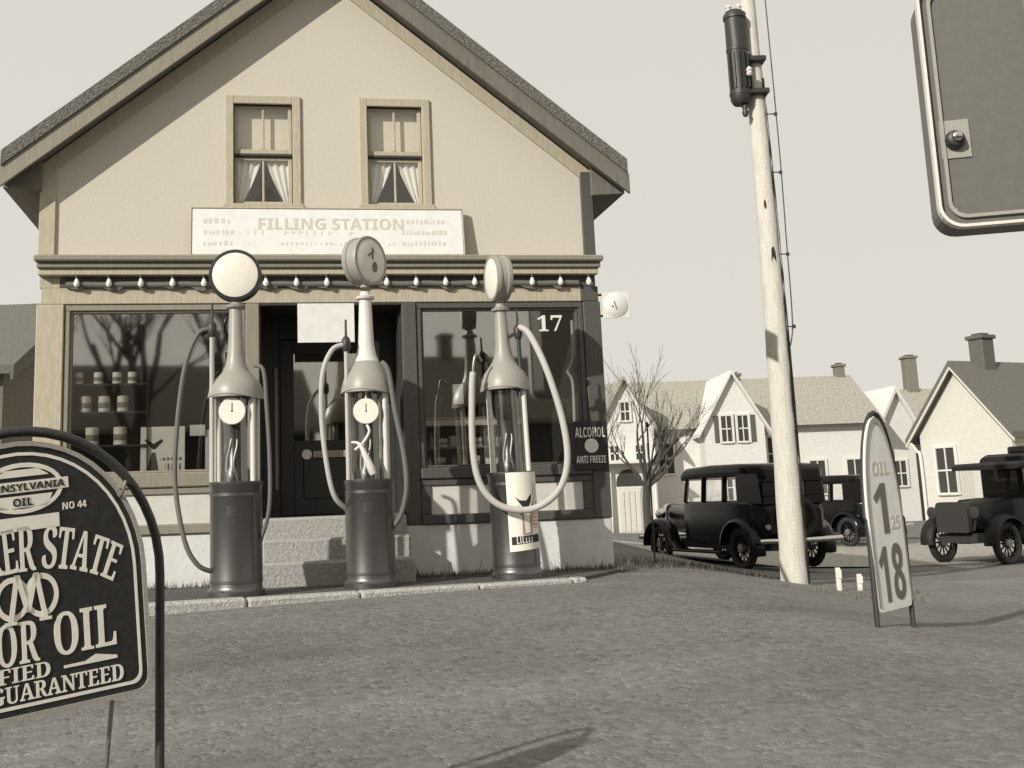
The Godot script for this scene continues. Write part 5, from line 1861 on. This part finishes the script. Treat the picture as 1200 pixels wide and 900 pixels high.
	# neighbour to the left
	var nb := make_house("neighbour_house", "tan neighbour house with dark roof at the left edge of the shop", Vector3(-12.6, 0.30, -20.0), deg_to_rad(90.0), 3.2, 7.6, 3.55, 1.6, M.neighbour_wall, M.shingle, [[-1.0, 1.0, 0.4, 1.4], [1.2, 1.0, 0.4, 1.4]], [])
	nb.position = Vector3(-8.15, 0.30, -23.4)
	for v in [[1.2, 0.9], [3.4, 0.9], [5.6, 0.9]]:
		house_window(nb, Transform3D(Basis(Vector3.UP, -PI / 2), Vector3(-3.2, v[1], -v[0])), 0.4, 1.4)
	# the dark house across the street that the shop window mirrors
	var dh := make_house("facing_house", "dark wooden house with chimney across the street, behind the viewer", Vector3(7.2, 0.0, 19.0), deg_to_rad(-90.0), 3.6, 12.0, 4.1, 2.5, M.far_dark, M.shingle, [[0.0, 1.0, 0.4, 1.4]], [[2.0, 1.0, 0.4, 1.4], [6.0, 1.0, 0.4, 1.4]])
	dh.position = Vector3(6.6, -0.1, 18.0)
	var bn := make_house("facing_barn", "long dark barn across the street, behind the leafless elms", Vector3(5.4, -0.1, 26.0), deg_to_rad(90.0), 4.2, 24.0, 4.4, 2.8, M.far_dark, M.shingle, [[0.0, 1.0, 0.4, 1.4]], [])
	boxpart("barn_door", bn, M.dark_wood, -4.26, -4.205, -0.2, 3.0, -14.0, -11.0)
	chimney(dh, -0.25, 0.25, 6.0, 7.6, -3.3, -2.8, M.brick)

# ---------------------------------------------------------------- bare trees
func limb(s: SurfaceTool, p: Vector3, d: Vector3, length: float, r: float, level: int, spread: float) -> void:
	var pts := [p]
	var rad := [r]
	var n := 5
	var q := p
	var dir := d.normalized()
	for k in n:
		dir = (dir + Vector3(rng.randf_range(-0.16, 0.16), rng.randf_range(-0.04, 0.14), rng.randf_range(-0.16, 0.16))).normalized()
		q += dir * length / n
		pts.append(q)
		rad.append(maxf(r * lerpf(1.0, 0.45, (k + 1.0) / n), 0.004))
	tube(s, pts, rad, 8 if level > 2 else (5 if level > 0 else 4), false)
	if level <= 0: return
	var kids := 3 if level > 1 else 4
	for k in kids:
		var at: int = rng.randi_range(2, n)
		var side := Vector3(rng.randf_range(-1, 1), rng.randf_range(-0.2, 0.7), rng.randf_range(-1, 1)).normalized()
		limb(s, pts[at], (dir + side * spread).normalized(), length * rng.randf_range(0.55, 0.78), rad[at] * 0.72, level - 1, spread)

func make_tree(called: String, label: String, at: Vector3, stems: Array, trunk_h: float, r: float, levels: int, m: Material, sd: int, spread := 0.75, tall := 0.0) -> void:
	rng.seed = sd
	var t := thing(called, label, "tree", at, 0.0, "bare trees along the street")
	var s := new_st()
	tube(s, [Vector3(0, -0.2, 0), Vector3(0.01, 0.15, 0), Vector3(0.0, trunk_h * 0.6, 0.02), Vector3(0.02, trunk_h, 0.0)], [r * 1.5, r * 1.1, r, r * 0.95], 12)
	part("trunk", s, m, t)
	s = new_st()
	for d in stems:
		limb(s, Vector3(0.02, trunk_h - 0.06, 0), d, d.length(), r * 0.55, levels, spread)
	part("crown", s, m, t)

func make_trees() -> void:
	make_tree("bare_tree", "bare many-stemmed tree left of the parked sedan, before the long house", Vector3(4.95, land(4.95, -30), -30.0),
		[Vector3(-0.28, 1.5, 0.1), Vector3(0.25, 1.65, 0.0), Vector3(0.6, 1.55, 0.2), Vector3(0.9, 1.15, -0.2), Vector3(-0.5, 0.9, 0.1), Vector3(0.12, 1.3, -0.3), Vector3(0.85, 0.6, 0.1)], 1.55, 0.10, 3, M.bark, 11, 0.5)
	make_tree("bare_tree", "pale bare sapling close beside the shop's right corner, farther off", Vector3(5.2, -0.2, -40.0),
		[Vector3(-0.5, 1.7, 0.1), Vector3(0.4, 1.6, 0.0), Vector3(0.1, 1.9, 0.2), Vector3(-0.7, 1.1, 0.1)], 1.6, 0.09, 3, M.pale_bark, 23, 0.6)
	make_tree("bare_tree", "tall bare tree behind the tan neighbour house at far left", Vector3(-17.5, 0.3, -30.0),
		[Vector3(-1.6, 3.6, 0.1), Vector3(1.5, 3.5, 0.4), Vector3(0.2, 4.4, -0.4), Vector3(-0.6, 3.2, 1.2)], 3.4, 0.28, 4, M.bark, 37, 0.7)
	make_tree("bare_tree", "bare tree at the far right edge beyond the truck", Vector3(27.0, -0.2, -36.0),
		[Vector3(-1.4, 3.0, 0.1), Vector3(1.3, 3.2, 0.4), Vector3(0.1, 3.8, -0.4)], 2.6, 0.22, 4, M.bark, 41, 0.7)
	# the elms across the street, mirrored in the left window
	for k in 3:
		make_tree("street_elm", ["leafless elm across the street, nearest the dark house", "leafless elm across the street, in the middle of its row", "leafless elm across the street, farthest from the dark house"][k], [Vector3(1.6, 0.0, 15.5), Vector3(-1.8, 0.0, 17.5), Vector3(-5.6, 0.0, 16.0)][k],
			[Vector3(-1.5, 4.0, 0.3), Vector3(1.6, 4.2, -0.3), Vector3(0.2, 5.0, 0.4), Vector3(-0.4, 4.0, -1.4)], 3.0, 0.33, 4, M.bark, 51 + k, 0.75)

# ---------------------------------------------------------------- grass and loose stones
func make_stuff() -> void:
	rng.seed = 99
	var s := new_st()
	var blade := func(p: Vector3, h: float) -> void:
		var a := rng.randf() * TAU
		var w := Vector3(cos(a), 0, sin(a)) * rng.randf_range(0.004, 0.009)
		var tip := p + Vector3(rng.randf_range(-0.4, 0.4) * h, h, rng.randf_range(-0.4, 0.4) * h)
		var md := p.lerp(tip, 0.55) + Vector3(0, h * 0.08, 0)
		s.add_vertex(p - w); s.add_vertex(md); s.add_vertex(p + w)
		s.add_vertex(p - w); s.add_vertex(tip); s.add_vertex(md)
	for k in 1500:                       # tufts along the foot of the foundation
		var x := rng.randf_range(2.4, 4.7)
		var c := by_station(x, 0.0, 0.05 + absf(rng.randfn(0.0, 0.10)))
		blade.call(Vector3(c.x, 0.45, c.z), rng.randf_range(0.03, 0.08) * (2.4 if rng.randf() < 0.05 else 1.0))
	for k in 700:
		var c := by_station(rng.randf_range(-1.4, 0.85), 0.0, 0.05 + absf(rng.randfn(0.0, 0.1)))
		blade.call(Vector3(c.x, 0.45, c.z), rng.randf_range(0.03, 0.11))
	for k in 2600:                       # in the dirt around the corner and the pole
		var x := rng.randf_range(1.3, 5.2)
		var z := rng.randf_range(-15.5, -11.6)
		if rng.randf() > smoothstep(0.0, 1.0, 0.5 + 0.5 * sin(x * 2.3 + z * 1.7)): continue
		blade.call(Vector3(x, land(x, z), z), rng.randf_range(0.02, 0.09))
	var g := part("grass", s, M.grass, self)
	tag(g, "sparse winter grass along the foundation and round the corner", "grass", "", "stuff")
	var pm := SphereMesh.new()
	pm.radius = 0.5
	pm.height = 0.7
	pm.radial_segments = 7
	pm.rings = 4
	pm.material = M.pebble
	var mm := MultiMesh.new()
	mm.transform_format = MultiMesh.TRANSFORM_3D
	mm.mesh = pm
	mm.instance_count = 1500
	for k in 1500:
		var z := -1.8 - 12.0 * pow(rng.randf(), 0.8)
		var x := rng.randf_range(-0.75, 0.75) * (2.0 - z)
		var sz := rng.randf_range(0.006, 0.02) * (1.6 if rng.randf() < 0.06 else 1.0)
		mm.set_instance_transform(k, Transform3D(Basis(Vector3.UP, rng.randf() * TAU).scaled(Vector3(sz, sz * 0.7, sz * rng.randf_range(0.7, 1.3))), Vector3(x, land(x, z) + sz * 0.1, z)))
	var mi := MultiMeshInstance3D.new()
	mi.multimesh = mm
	mi.name = "gravel"
	add_child(mi)
	tag(mi, "loose gravel stones scattered over the road", "gravel", "", "stuff")
